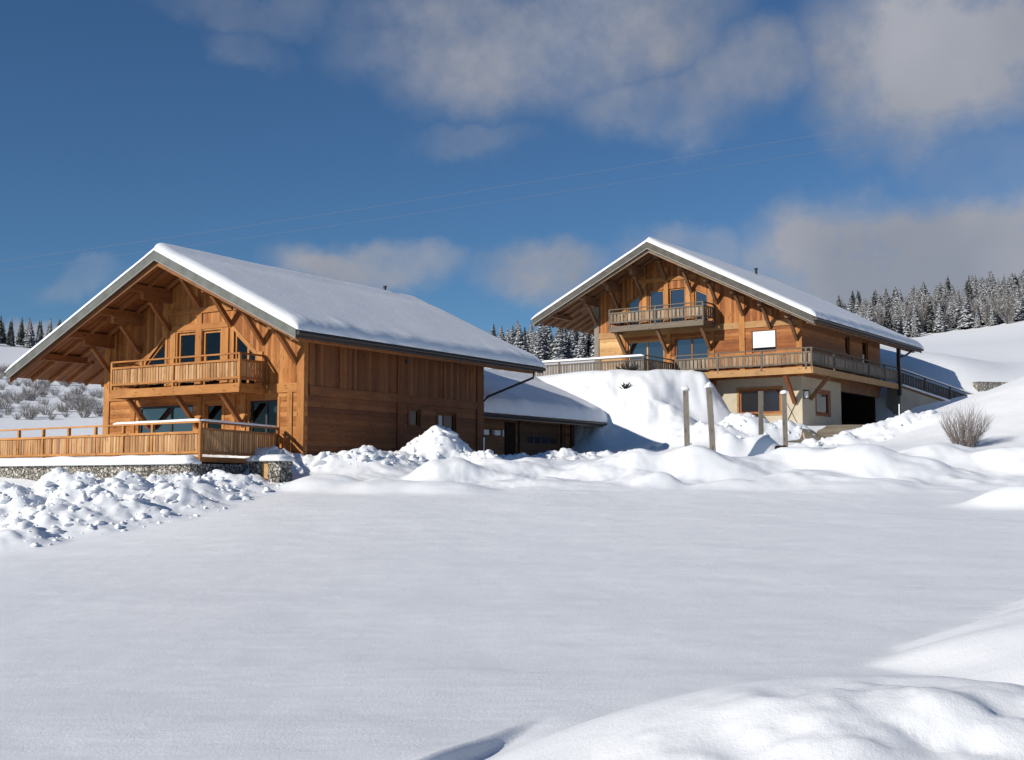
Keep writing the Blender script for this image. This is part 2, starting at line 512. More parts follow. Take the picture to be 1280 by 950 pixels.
def stone_mat():
    m, n, l, b = new_mat('gabion_stone', .85, .2)
    t = n.new('ShaderNodeTexCoord')
    v = n.new('ShaderNodeTexVoronoi'); v.inputs['Scale'].default_value = 7.0
    l.new(t.outputs['Object'], v.inputs['Vector'])
    e = n.new('ShaderNodeTexVoronoi'); e.feature = 'DISTANCE_TO_EDGE'; e.inputs['Scale'].default_value = 7.0
    l.new(t.outputs['Object'], e.inputs['Vector'])
    s = n.new('ShaderNodeSeparateColor'); l.new(v.outputs['Color'], s.inputs[0])
    c = ramp(n, l, s.outputs[0], [(0, (.20, .185, .165)), (.5, (.36, .335, .29)), (1, (.52, .49, .44))])
    g = n.new('ShaderNodeMapRange'); l.new(e.outputs['Distance'], g.inputs[0])
    for i, x in enumerate((.0, .12, .0, 1.0)): g.inputs[i + 1].default_value = x
    mx = n.new('ShaderNodeMix'); mx.data_type = 'RGBA'
    l.new(g.outputs[0], mx.inputs['Factor']); mx.inputs[6].default_value = (.05, .045, .04, 1); l.new(c, mx.inputs[7])  # shade in the gaps between stones is painted into the colour
    l.new(mx.outputs[2], b.inputs['Base Color'])
    bp = n.new('ShaderNodeBump'); bp.inputs['Strength'].default_value = 1.0; bp.inputs['Distance'].default_value = .05
    l.new(g.outputs[0], bp.inputs['Height']); l.new(bp.outputs[0], b.inputs['Normal'])
    return m


M['stone'] = stone_mat()
M['drive'] = plain('wet_gravel_drive', (.25, .21, .155), .8, .2, 0, .35, 1.6, .03)
M['spruce'] = snowy('snow_laden_spruce', (.040, .041, .038), .34, .98, -.08, 2.4)
M['spruce_dark'] = snowy('dark_spruce', (.022, .027, .024), .62, 1.25, -.12, 2.0)
M['bark'] = plain('spruce_bark', (.09, .065, .05), .9, .1)
M['twig'] = snowy('frosted_twigs', (.17, .15, .14), .30, .85, .10, 2.0)
M['twig_bare'] = plain('bare_brown_twigs', (.20, .165, .15), .8, .15)
M['cable'] = plain('pale_cable', (.24, .25, .29), .5, .3)
M['orange'] = plain('faded_orange_stake', (.62, .42, .26), .6, .3)

# ------------------------------------------------------------------ terrain
A_AZ, B_AZ = R(32.2), R(35)


class Frame:
    def __init__(self, px, Y, az, s):
        c = at(px, 600, Y)
        self.C = Vector((c.x, c.y, 0)); self.s = s; self.az = az
        self.U = Vector((-math.cos(az), math.sin(az), 0)); self.V = Vector((math.sin(az), math.cos(az), 0))

    def p(self, u, v, z):
        return self.C + (self.U * u + self.V * v + Vector((0, 0, z))) * self.s


FA = Frame(378, 45, A_AZ, 45 / 47)
FB = Frame(1005, 70, B_AZ, 1.0)

ctrl = [  # X, Y, Z
    (0, 0, -1.75), (-6, 0, -1.85), (6, 0, -1.7), (0, -12, -1.9), (-30, -15, -2.4), (30, -15, -1.5), (-30, 10, -2.6), (28, 10, -1.2),
    (-4, 8, -1.85), (0, 8, -1.76), (4, 8, -1.70), (-9, 20, -1.95), (0, 20, -1.66), (9, 20, -1.45), (-18, 20, -2.3),
    (-13, 30, -1.85), (-6.5, 30, -1.36), (0, 30, -1.22), (10, 30, -1.05), (20, 30, -.75), (-24, 30, -2.2),
    (-8, 36, -.78), (0, 36, -.62), (8, 36, -.62), (16, 36, -.72), (26, 36, -.3), (-16, 37, -1.25),
    (-9, 42, .05), (-16, 42, -.55), (-26, 44, -.6), (-3, 42, .08), (5, 42, .05), (12, 42, .12), (18, 42, .25), (26, 44, .8),
    (-7.75, 45, .72), (-13, 46, .8), (-18, 51, .8), (-10, 56, .8), (-4, 50, .75), (0, 58, 1.0), (3, 64, 1.25), (1.5, 70, 2.2),
    (4, 48, .75), (9, 50, .8), (14, 51, 1.1), (5, 57, 1.1), (11, 58, 1.7), (6.5, 63, 1.6),
    (-8, 70, 2.0), (-26, 60, 1.8), (-40, 60, 2.2)]
for px, py, Y in [(740, 556, 66.5), (800, 545, 66), (860, 535, 65.5), (950, 535, 64), (1003, 531, 69), (1060, 535, 70), (1090, 530, 73),
                  (1040, 548, 63), (1000, 556, 58), (1100, 548, 58), (1130, 528, 60), (1200, 504, 61), (1280, 470, 62), (1400, 440, 63),
                  (1205, 560, 50), (1280, 551, 50), (1400, 530, 50), (1130, 566, 51),
                  (1130, 520, 80), (1400, 440, 92), (1270, 448, 112),
                  (1100, 438, 150), (1200, 432, 140), (1280, 400, 210), (1110, 428, 205), (1000, 430, 200), (1450, 375, 200), (1250, 380, 260), (1060, 405, 265), (1450, 340, 260),
                  (1240, 366, 330), (1060, 392, 330),
                  (680, 468, 105), (680, 458, 140), (700, 450, 180), (640, 448, 220), (760, 440, 220), (600, 455, 150), (500, 470, 140),
                  (900, 440, 150), (900, 425, 240),
                  (60, 548, 72), (110, 540, 75), (-60, 545, 72), (60, 500, 105), (-80, 500, 105), (200, 500, 110), (60, 458, 150), (0, 445, 165), (-120, 430, 165), (200, 450, 165),
                  (20, 428, 230), (250, 430, 240), (-150, 410, 240), (400, 450, 200), (400, 440, 260)]:
    p = at(px, py, Y)
    ctrl.append((p.x, p.y, p.z))
# under the far chalet and its terrace bank
for u, v, z in [(2, 2, 3.1), (4, 8, 3.1), (-3, 4, 3.05), (-3, 12, 3.2), (3, 13, 3.3),  (12, 3, 4.5), (14, 12, 6.0), (20, -2, 5.6)]:
    p = FB.p(u, v, z)
    ctrl.append((p.x, p.y, p.z))
ctrl += [(26.5, 84.2, 6.9), (30, 85.6, 7.8), (32, 86.2, 8.1), (34.5, 87, 7.9), (37, 88, 7.8), (28, 91, 9.8), (24, 87, 8.6), (33, 95, 9.9), (40, 96, 9.3), (20, 92, 10.0),
         (27, 78.6, 3.2), (31, 79.6, 3.7), (34, 80, 4.3), (30, 77, 3.4), (37.5, 101, 9.7), (29, 100, 11.0)]
ctrl = np.array(ctrl, float)


def warp_xy(x, y):
    """the far ground counts for less, so one smooth sheet serves near and far"""
    r = np.sqrt(x * x + y * y) + 1e-6
    k = np.where(r < 60, r, 60 * (1 + np.log(r / 60)))
    return x / r * k, y / r * k


cwx, cwy = warp_xy(ctrl[:, 0], ctrl[:, 1])
nC = len(ctrl)


def tps(r2):
    return np.where(r2 > 1e-9, .5 * r2 * np.log(np.maximum(r2, 1e-9)), 0)


K = tps((cwx[:, None] - cwx[None]) ** 2 + (cwy[:, None] - cwy[None]) ** 2) + np.eye(nC) * 1.2
Pm = np.c_[np.ones(nC), cwx, cwy]
sol = np.linalg.solve(np.block([[K, Pm], [Pm.T, np.zeros((3, 3))]]), np.r_[ctrl[:, 2], 0, 0, 0])


def base_z(x, y):
    x = np.asarray(x, float); y = np.asarray(y, float)
    wx, wy = warp_xy(x, y)
    z = sol[nC] + sol[nC + 1] * wx + sol[nC + 2] * wy
    for i in range(nC):
        z = z + sol[i] * tps((wx - cwx[i]) ** 2 + (wy - cwy[i]) ** 2)
    return z


def sm(a, b, x):
    t = np.clip((x - a) / (b - a), 0, 1)
    return t * t * (3 - 2 * t)


# smooth drifts: x, y, rx, ry, height, turn
DRIFTS = []


def drift(px, Y, rx, ry, h, turn=0.0, tall=1.0):
    p = at(px, 600, Y)
    DRIFTS.append((p.x, p.y, rx, ry, h, turn))


rd = random.Random(3)
for px, Y, rx, ry, h in [(455, 43.5, 1.5, 1.0, .25), (555, 41.5, 1.1, .9, .55), (610, 42.5, 1.8, 1.2, .35), (700, 43.5, 2.2, 1.2, .35), (770, 42, 1.6, 1.1, .38),
                         (835, 42.5, 1.9, 1.3, .62), (815, 40.0, 1.0, .8, .28), (905, 42, 1.7, 1.2, .45), (960, 43.5, 1.8, 1.2, .40),
                         (1040, 43, 2.2, 1.4, .60), (1010, 40.5, 1.5, .9, .3), (1120, 42, 2.2, 1.2, .42), (1140, 44.5, 2.4, 1.4, .45),
                         (1225, 44, 2.6, 1.3, .32), (1300, 43, 2.2, 1.2, .4), (690, 40, 2.0, .9, .16), (930, 39.6, 1.6, .8, .18), (1090, 39.4, 2.0, .9, .2),
                         (560, 38.6, 1.2, .8, .22), (480, 39.2, 1.5, .9, .2), (400, 40, 1.2, .8, .25)]:
    drift(px, Y, rx, ry, h, rd.uniform(-.3, .3))
drift(1290, 35.0, 1.7, .8, .55)
for px, Y, rx, ry, h in [(903, 48.6, .75, .45, .62), (928, 48.7, 1.0, .5, .45), (948, 48.9, .8, .5, .42), (966, 49.2, .75, .6, .5)]:
    drift(px, Y, rx, ry, h)
for px, Y, rx, ry, h in [(872, 69.5, .9, .9, .9), (897, 69.5, .8, .8, .9), (845, 69.8, 1.0, .9, .4), (790, 70.3, 1.0, .8, .3), (735, 71.5, 1.2, .9, .25)]:
    drift(px, Y, rx, ry, h)
HEAPS = []        # ploughed snow: x, y, rx, ry, height


def heap(px, Y, rx, ry, h):
    p = at(px, 600, Y)
    HEAPS.append((p.x, p.y, rx, ry, h))


for args in [(85, 36.6, 2.2, 2.2, 1.45), (10, 35.5, 2.4, 2.2, 1.2), (-60, 36, 2.8, 2.4, 1.0), (150, 36.6, 2.0, 2.0, 1.15), (215, 37.8, 2.2, 1.8, .95), (20, 31.6, 1.3, 1.2, .55), (60, 33.4, 2.4, 1.6, .8), (130, 34.4, 2.2, 1.5, .8),
             (190, 35.8, 2.0, 1.5, .72), (270, 39.6, 1.9, 1.3, .62), (322, 43.9, 2.2, 1.0, .72), (290, 40.6, 1.5, 1.0, .34), (245, 38.8, 1.9, 1.3, .66), (385, 43.6, 1.9, 1.1, .45), (430, 44.0, 1.7, 1.0, .42), (470, 44.6, 1.8, 1.2, .55),
             (548, 47.4, 1.75, 1.7, 1.5), (520, 46.2, 2.0, 1.4, .45), (590, 46.5, 1.6, 1.4, .55), (640, 48.5, 2.0, 1.0, .3), (700, 50, 2.0, 1.0, .35), (780, 51, 2.0, 1.0, .35),
             (880, 61.5, 2.4, 1.6, .95), (930, 62.5, 2.6, 1.6, 1.05), (985, 62.5, 1.8, 1.4, .75), (1085, 58.5, 2.4, 1.3, .75), (1130, 58.8, 2.2, 1.3, .7), (1055, 57.6, 1.4, 1.0, .55), (1020, 57, 1.4, .9, .3)]:
    heap(*args)


def heap_mask(x, y):
    m = np.zeros_like(x)
    for hx, hy, rx, ry, h in HEAPS:
        m = np.maximum(m, 1 - sm(.35, 1.25, np.sqrt(((x - hx) / rx) ** 2 + ((y - hy) / ry) ** 2)))
    return m


def bank_k(u, v):
    return sm(-12.6, -6.1, v + .35 * np.sin(u * .9)) * sm(1.7, 6.0, u + .5 * np.sin(v * 1.1)) * (1 - sm(24, 32, u)) * (1 - sm(6, 14, v)) * (1 - sm(-4.6, -2.2, v) * (1 - sm(5.6, 7.4, u)))


def terrain(x, y):
    """everything but the crumbly detail"""
    z = base_z(x, y)
    for dx, dy, rx, ry, h, tr in DRIFTS:
        c, s = math.cos(tr), math.sin(tr)
        a = ((x - dx) * c + (y - dy) * s) / rx; b = (-(x - dx) * s + (y - dy) * c) / ry
        z = z + 1.2 * h * np.exp(-(a * a + b * b) ** 1.6 * 1.1)
    hp = np.zeros_like(z)
    for hx, hy, rx, ry, h in HEAPS:
        d = np.sqrt(((x - hx) / rx) ** 2 + ((y - hy) / ry) ** 2)
        hp = np.maximum(hp, h * (1 - sm(.0, 1.3, d)))
    z = z + hp
    # steep bank heaped up to the far terrace, and the level pad round the far chalet
    rx_, ry_ = x - FB.C.x, y - FB.C.y
    u = rx_ * FB.U.x + ry_ * FB.U.y; v = rx_ * FB.V.x + ry_ * FB.V.y
    k = bank_k(u, v)
    z = z + (6.28 + .12 * np.sin(u * .7) - z) * k
    k = sm(-6, -3.5, u) * (1 - sm(4.6, 5.6, u)) * sm(-3.5, -1.0, v) * (1 - sm(13.6, 14.6, v))
    z = z + (3.02 - z) * k
    # near bank beside the photographer: a mound with a worn trench on its left
    a = np.sqrt(((x - 2.0) / np.where(x < 2.0, 2.6, 3.6)) ** 2 + ((y - 7.3) / 1.75) ** 2)
    z = z + .53 * (1 - sm(.1, 1.12, a))
    t = (x + .63) * .879 - (y - 7.7) * .477            # across the trench edge
    al = (x + .63) * .477 + (y - 7.7) * .879           # along it
    z = z - .13 * np.exp(-(np.maximum(t, 0) / .55) ** 2) * sm(-.02, .075, t) * (1 - sm(.6, 1.9, al)) * sm(-4, -2, al)
    w = np.maximum(0, x - 3.05 - np.sqrt((y - 11.3) ** 2 + .02) * .75 + .1 * np.sin(y * 2.1) + .05 * np.sin(y * 5.3 + x))
    z = z + .46 * w * w / (w + .25) / (1 + .38 * w)
    return z


# grid, finer where the picture looks closest
def stops(segs):
    out = [segs[0][0]]
    for a, b, d in segs:
        n = max(1, int(round((b - a) / d)))
        out += list(np.linspace(a, b, n + 1)[1:])
    return np.array(out)


gx = stops([(-420, -200, 20), (-200, -90, 5), (-90, -40, 2), (-40, -22, .5), (-22, -5.5, .085), (-5.5, -2, .06), (-2, .8, .028), (.8, 5.5, .06), (5.5, 24, .12), (24, 50, .5), (50, 110, 2), (110, 260, 6), (260, 420, 20)])
gy = stops([(-40, -4, 4), (-4, 3, .5), (3, 6.4, .06), (6.4, 9.6, .028), (9.6, 12.5, .06), (12.5, 28, .22), (28, 50, .085), (50, 52, .11), (52, 66, .14), (66, 80, .3), (80, 120, 1.2), (120, 280, 4), (280, 700, 20)])
GX, GY = np.meshgrid(gx, gy)
GZ = terrain(GX, GY)
mask = heap_mask(GX, GY)
nearm = np.clip(1 - np.sqrt(((GX - 2.3) / 2.2) ** 2 + ((GY - 6.6) / 1.1) ** 2), 0, 1)
rx_, ry_ = GX - FB.C.x, GY - FB.C.y
BK = bank_k(rx_ * FB.U.x + ry_ * FB.U.y, rx_ * FB.V.x + ry_ * FB.V.y)
BK = 4 * BK * (1 - BK) + .35 * BK
BERM = sm(38, 40.5, GY) * (1 - sm(45, 48, GY)) * sm(-8, -4, GX)
fl = (GY > 3) & (GY < 70) & (np.abs(GX) < 30)
idx = np.argwhere(fl)
for (i, j) in idx:
    x, y, m = GX[i, j], GY[i, j], mask[i, j]
    q = Vector((x, y, 0))
    if m > .02:
        qq = q + Vector((noise.noise(q * 1.1), noise.noise(q * 1.1 + Vector((5, 2, 1))), 0)) * .35
        d, pts = noise.voronoi(qq * 1.35 + Vector((0, 0, .3)))
        d2, pts2 = noise.voronoi(qq * 3.6 + Vector((0, 0, .7)))
        c1, c2 = noise.cell(pts[0] * 7.7), noise.cell(pts2[0] * 9.1)
        e1, e2 = min(1, (d[1] - d[0]) * 2.2), min(1, (d2[1] - d2[0]) * 2.0)
        GZ[i, j] += m * (noise.fractal(q * .8, 1.0, 2.0, 4) * .20 + e1 * c1 * .15 + e2 * c2 * .06 + noise.fractal(q * 2.6, .75, 2.1, 5) * .10 - .06)
    if y < 40: GZ[i, j] += noise.fractal(Vector((x * .55, y * 1.5, 2)), .9, 2.0, 3) * .006
    GZ[i, j] += noise.fractal(q * .35, 1.0, 2.0, 3) * (.03 if y < 38 else .06)
    if BERM[i, j] > .01:
        GZ[i, j] += BERM[i, j] * (noise.fractal(q * .75 + Vector((3, 7, 0)), 1.0, 2.0, 4) * .10 + max(0, noise.noise(q * Vector((.8, 1.2, 1)) + Vector((1, 8, 0)))) * .20)
    if BK[i, j] > .02:
        GZ[i, j] += BK[i, j] * (noise.fractal(q * .4, 1.0, 2.0, 5) * .50 + max(0, noise.noise(q * 1.0)) * .30 - .05)
    k = nearm[i, j]
    if k > 0:
        GZ[i, j] += k * (noise.fractal(q * 2.1, 1.15, 2.0, 4) * .12 - .02)
ny, nx = GX.shape
ii = np.arange(ny * nx).reshape(ny, nx)
quads = np.stack([ii[:-1, :-1], ii[:-1, 1:], ii[1:, 1:], ii[1:, :-1]], -1).reshape(-1, 4)
me = bpy.data.meshes.new('snow_field')
me.vertices.add(ny * nx)
me.vertices.foreach_set('co', np.stack([GX, GY, GZ], -1).ravel())
me.loops.add(quads.size)
me.loops.foreach_set('vertex_index', quads.ravel().astype(np.int32))
me.polygons.add(len(quads))
me.polygons.foreach_set('loop_start', np.arange(0, quads.size, 4, dtype=np.int32))
me.polygons.foreach_set('use_smooth', np.ones(len(quads), bool))
me.update(calc_edges=True)
me.materials.append(M['snow'])
ground = bpy.data.objects.new('snow_field', me)
COL.objects.link(ground)
tag(ground, 'deep smooth snow covering the field and hillsides', None, None, 'structure')


def gz(x, y):
    """height of the finished ground"""
    j = int(np.clip(np.searchsorted(gx, x) - 1, 0, nx - 2)); i = int(np.clip(np.searchsorted(gy, y) - 1, 0, ny - 2))
    a = (x - gx[j]) / (gx[j + 1] - gx[j]); b = (y - gy[i]) / (gy[i + 1] - gy[i])
    return float((GZ[i, j] * (1 - a) + GZ[i, j + 1] * a) * (1 - b) + (GZ[i + 1, j] * (1 - a) + GZ[i + 1, j + 1] * a) * b)


# crumbled blocks on the ploughed heaps: too many to count, one object
mb = MB()
rc = random.Random(11)
ico = bmesh.new(); bmesh.ops.create_icosphere(ico, subdivisions=2, radius=1)
icv = [v.co.copy() for v in ico.verts]; icf = [tuple(v.index for v in f.verts) for f in ico.faces]; ico.free()
for hx, hy, rx, ry, h in HEAPS:
    for k in range(int(44 * rx * ry * (1.0 if hy < 56 else .6)) // 2):
        a, r = rc.uniform(0, 6.28), rc.random() ** .5 * 1.2
        x, y = hx + rx * r * math.cos(a), hy + ry * r * math.sin(a)
        s = rc.choice((.02, .02, .03, .03, .03, .04, .05, .06, .09, .15)) * rc.uniform(.8, 1.2)
        e = Matrix.Rotation(rc.uniform(0, 6.28), 3, 'Z') @ Matrix.Rotation(rc.uniform(-.9, .9), 3, 'X')
        off = Vector((rc.random() * 50, 0, 0))
        ex, ey = rc.uniform(.8, 1.7), rc.uniform(.7, 1.1)
        vs = []
        for v in icv:
            w = Vector((v.x * ex, v.y * ey, v.z * .7)) * (1 + .75 * noise.noise(v * 1.1 + off) + .3 * noise.noise(v * 3 + off))
            vs.append(e @ (w * s) + Vector((x, y, gz(x, y) + s * .05)))
        mb.add(vs, icf)
ch = mb.build('snow_chunks', M['snow'], smooth=True, fix=False)
tag(ch, 'crumbled chunks of ploughed snow lying over the heaps', 'snow chunks', None, 'stuff')

# cleared drive in front of the far chalet, a thin sheet on the ground
dr = [(985, 560, 59), (1012, 548, 63), (1035, 537, 68), (1100, 528, 73), (1125, 528, 72), (1085, 541, 66), (1062, 548, 62), (1040, 560, 58)]
def drive_sheet():
    mb = MB()
    L = [at(*p) for p in dr[:4]]; Rr = [at(*p) for p in (dr[7], dr[6], dr[5], dr[4])]
    n, m = 26, 14
    def along(P, t):
        t *= len(P) - 1; k = min(int(t), len(P) - 2); return P[k].lerp(P[k + 1], t - k)
    vs = []
    for i in range(n + 1):
        for j in range(m + 1):
            q = along(L, i / n).lerp(along(Rr, i / n), j / m)
            w = noise.noise(q * .8) * .25
            vs.append((q.x + w, q.y, gz(q.x + w, q.y) + .035))
    fs = [(i * (m + 1) + j, i * (m + 1) + j + 1, (i + 1) * (m + 1) + j + 1, (i + 1) * (m + 1) + j) for i in range(n) for j in range(m)]
    mb.add(vs, fs)
    return mb.build('driveway', M['drive'], smooth=True, fix=False)
tag(drive_sheet(), 'cleared brown driveway between the snow heaps', None, None, 'structure')


# ------------------------------------------------------------------ building helpers
def inset(poly, t):
    n = len(poly); out = []
    area = sum(poly[i][0] * poly[(i + 1) % n][1] - poly[(i + 1) % n][0] * poly[i][1] for i in range(n))
    sg = 1 if area > 0 else -1
    for i in range(n):
        p0, p1, p2 = Vector(poly[i - 1]), Vector(poly[i]), Vector(poly[(i + 1) % n])
        d1, d2 = (p1 - p0).normalized(), (p2 - p1).normalized()
        n1, n2 = Vector((-d1.y, d1.x)) * sg, Vector((-d2.y, d2.x)) * sg
        k = (n1 + n2) / (1 + n1.dot(n2))
        q = p1 + k * t
        out.append((q.x, q.y))
    return out


def rect(a0, a1, z0, z1):
    return [(a0, z0), (a1, z0), (a1, z1), (a0, z1)]


def window(parent, poly, depth0, axis, fr, gl, mull=(), t=.08, face=-1, name='window', casing=None, back=.1):
    """frame set in the opening, mullions, a pane behind, and a proud casing round the opening"""
    mb = MB(True)
    a, b = (depth0 + .04, depth0 + .13)
    mb.prism(poly, a, b, [inset(poly, t)], axis)
    lo, hi = min(p[1] for p in poly), max(p[1] for p in poly)
    for m_ in mull:
        top = hi - t * .5 if len(set(p[1] for p in poly)) < 3 else hi - .3
        mb.prism(rect(m_ - .05, m_ + .05, lo + t * .5, top), a + .01, b - .01, (), axis)
    w = mb.build(name, fr, parent)
    g = MB(True).prism(inset(poly, t * .6), depth0 + .085, depth0 + .10, (), axis).build('pane', gl, w)
    if casing:
        MB(True).prism(inset(poly, -.12), depth0 - .045, depth0 - .003, [poly], axis).build('casing', casing, w)
    return w


def railing(parent, p0, p1, z0, hrail, mats, panel, slat=.155, gap=.025, posts=None, top_w=.09, z1=None, studs=0):
    """slatted railing from p0 to p1 (u, v) standing on z0: posts, handrail, one slat panel"""
    slatm, railm = mats
    p0, p1 = Vector((*p0, 0)), Vector((*p1, 0))
    z1 = z0 if z1 is None else z1
    L = (p1 - p0).length
    d = (p1 - p0) / L
    zz = lambda s: z0 + (z1 - z0) * s / L
    pt = lambda s, h: (p0 + d * s) + Vector((0, 0, zz(s) + h))
    for s in (posts if posts is not None else (0, L)):
        MB(True).beam(pt(s, -.12), pt(s, hrail), .10, .10, up=d).build('post', railm, parent)
    MB(True).beam(pt(-.04, hrail + .03), pt(L + .04, hrail + .03), .11, .06).build('handrail', railm, parent)
    mb = MB(True)
    n = int(L / slat)
    nrm = Vector((d.y, -d.x, 0))
    for i in range(n):
        s = (i + .5) * L / n
        jt = random.uniform(-.012, .012)
        q0, q1 = pt(s, panel[0] + random.uniform(-.01, .01)) + nrm * jt, pt(s, panel[1]) + nrm * jt
        mb.beam(q0, q1, L / n - gap, .025, up=nrm)
    sp = mb.build('slat_panel', slatm, parent)
    mb = MB(True)
    off = nrm * .035
    mb.beam(pt(.05, panel[1] - .02) + off, pt(L - .05, panel[1] - .02) + off, .05, .08)
    mb.beam(pt(.05, panel[0] + .07) + off, pt(L - .05, panel[0] + .07) + off, .05, .08)
    if studs:
        for i in range(1, studs):
            mb.beam(pt(L * i / studs, panel[0]), pt(L * i / studs, hrail), .06, .06, up=d)
    mb.build('cross_rail', railm, parent)


def snow_sheet(name, label, frame, ue, ur, v0, v1, zr, slope, thick, group=None, edge=.38, seed=0, cat='roof snow', soft=0.0):
    """one roof plane's snow blanket: domed edges, slight waves; ue = eave u, ur = ridge u"""
    m, n = 46, 90
    L = abs(ue - ur)
    vs, fs = [], []
    def prof(d):
        return math.sqrt(max(0.0, 1 - (1 - min(1, d / edge)) ** 2))
    def tt(i, n, k=.5):  # samples crowd at the ends
        x = i / n
        return x + (-.5 / math.pi) * math.sin(2 * math.pi * x) * k * 1.6
    top, bot = [], []
    for i in range(n + 1):
        v = v0 + (v1 - v0) * tt(i, n)
        for j in range(m + 1):
            s = tt(j, m) * L                      # 0 ridge .. L eave
            u = ur + (ue - ur) * s / L
            zb = zr - slope * s + .012
            w = noise.noise(Vector((u * .35, v * .3, seed))) * .09 + noise.noise(Vector((u * 1.1, v * .9, seed + 5))) * .03
            w += noise.noise(Vector((s * .16, v * .11, seed + 9))) * .16
            w += math.exp(-((L - s) / .9) ** 2) * (.22 * noise.noise(Vector((v * .9, seed, 4))) + .14 * noise.noise(Vector((v * 2.6, seed, 7))))
            h = thick * prof(L - s + .001) * prof(v - v0 + .001) * prof(v1 - v + .001) * (1 + w)
            # drift scoured along the ridge, creeping lip at the eave
            h *= 1 - .12 * math.exp(-((s - .9) / .6) ** 2)
            zr_ = -soft * math.exp(-(s / .55) ** 2)
            lip = math.exp(-((L - s) / .35) ** 2) * (.07 * noise.noise(Vector((v * 1.1, seed, 2))) + .035 * noise.noise(Vector((v * 3.4, seed, 6))))
            vs.append((u + (lip if ue > ur else -lip), v, zb + max(.012, h) + zr_))
    base = len(vs)
    for i in range(n + 1):
        v = v0 + (v1 - v0) * tt(i, n)
        for j in range(m + 1):
            s = tt(j, m) * L
            vs.append((ur + (ue - ur) * s / L, v, zr - slope * s + .004))
    g = lambda i, j: i * (m + 1) + j
    for i in range(n):
        for j in range(m):
            fs.append((g(i, j), g(i, j + 1), g(i + 1, j + 1), g(i + 1, j)))
            fs.append((base + g(i, j), base + g(i + 1, j), base + g(i + 1, j + 1), base + g(i, j + 1)))
    for i in range(n):
        for j in (0, m):
            fs.append((g(i, j), g(i + 1, j), base + g(i + 1, j), base + g(i, j)))
    for j in range(m):
        for i in (0, n):
            fs.append((g(i, j), g(i, j + 1), base + g(i, j + 1), base + g(i, j)))
    return vs, fs


def roof_snow(label, frame, parts, group):
    mb = MB(True)
    for p in parts:
        vs, fs = snow_sheet(None, None, frame, **p)
        mb.add(vs, fs)
    o = mb.build('roof_snow', M['roof_snow'], smooth=True)
    o.location = frame.C; o.rotation_euler = (0, 0, -frame.az); o.scale = (frame.s,) * 3
    tag(o, label, 'roof snow', group)
    return o


def snow_strip(mb, p, q, w, h, n=24, seed=0, r=None):
    """a rounded line of snow lying on a rail or a wall top"""
    p, q = Vector(p), Vector(q)
    d = (q - p).normalized(); s = Vector((-d.y, d.x, 0)).normalized()
    prof = [(-.5, 0), (-.52, .35), (-.42, .72), (-.2, .95), (.1, 1.0), (.35, .82), (.5, .45), (.5, 0)]
    vs, fs = [], []
    for i in range(n + 1):
        t = i / n
        e = min(1, min(t, 1 - t) * (q - p).length / (h * .9) + .25)
        k = (1 + .22 * noise.noise(Vector((t * (q - p).length * .7, seed, 0)))) * math.sqrt(e)
        c = p.lerp(q, t)
        for a, b in prof:
            vs.append(c + s * (a * w * (1 + .1 * noise.noise(Vector((t * 9, seed, 3)))))+ Vector((0, 0, b * h * k)))
    m = len(prof)
    for i in range(n):
        for j in range(m):
            jj = (j + 1) % m
            fs.append((i * m + j, i * m + jj, (i + 1) * m + jj, (i + 1) * m + j))
    fs.append(tuple(range(m))); fs.append(tuple(n * m + j for j in range(m)))
    mb.add(vs, fs)


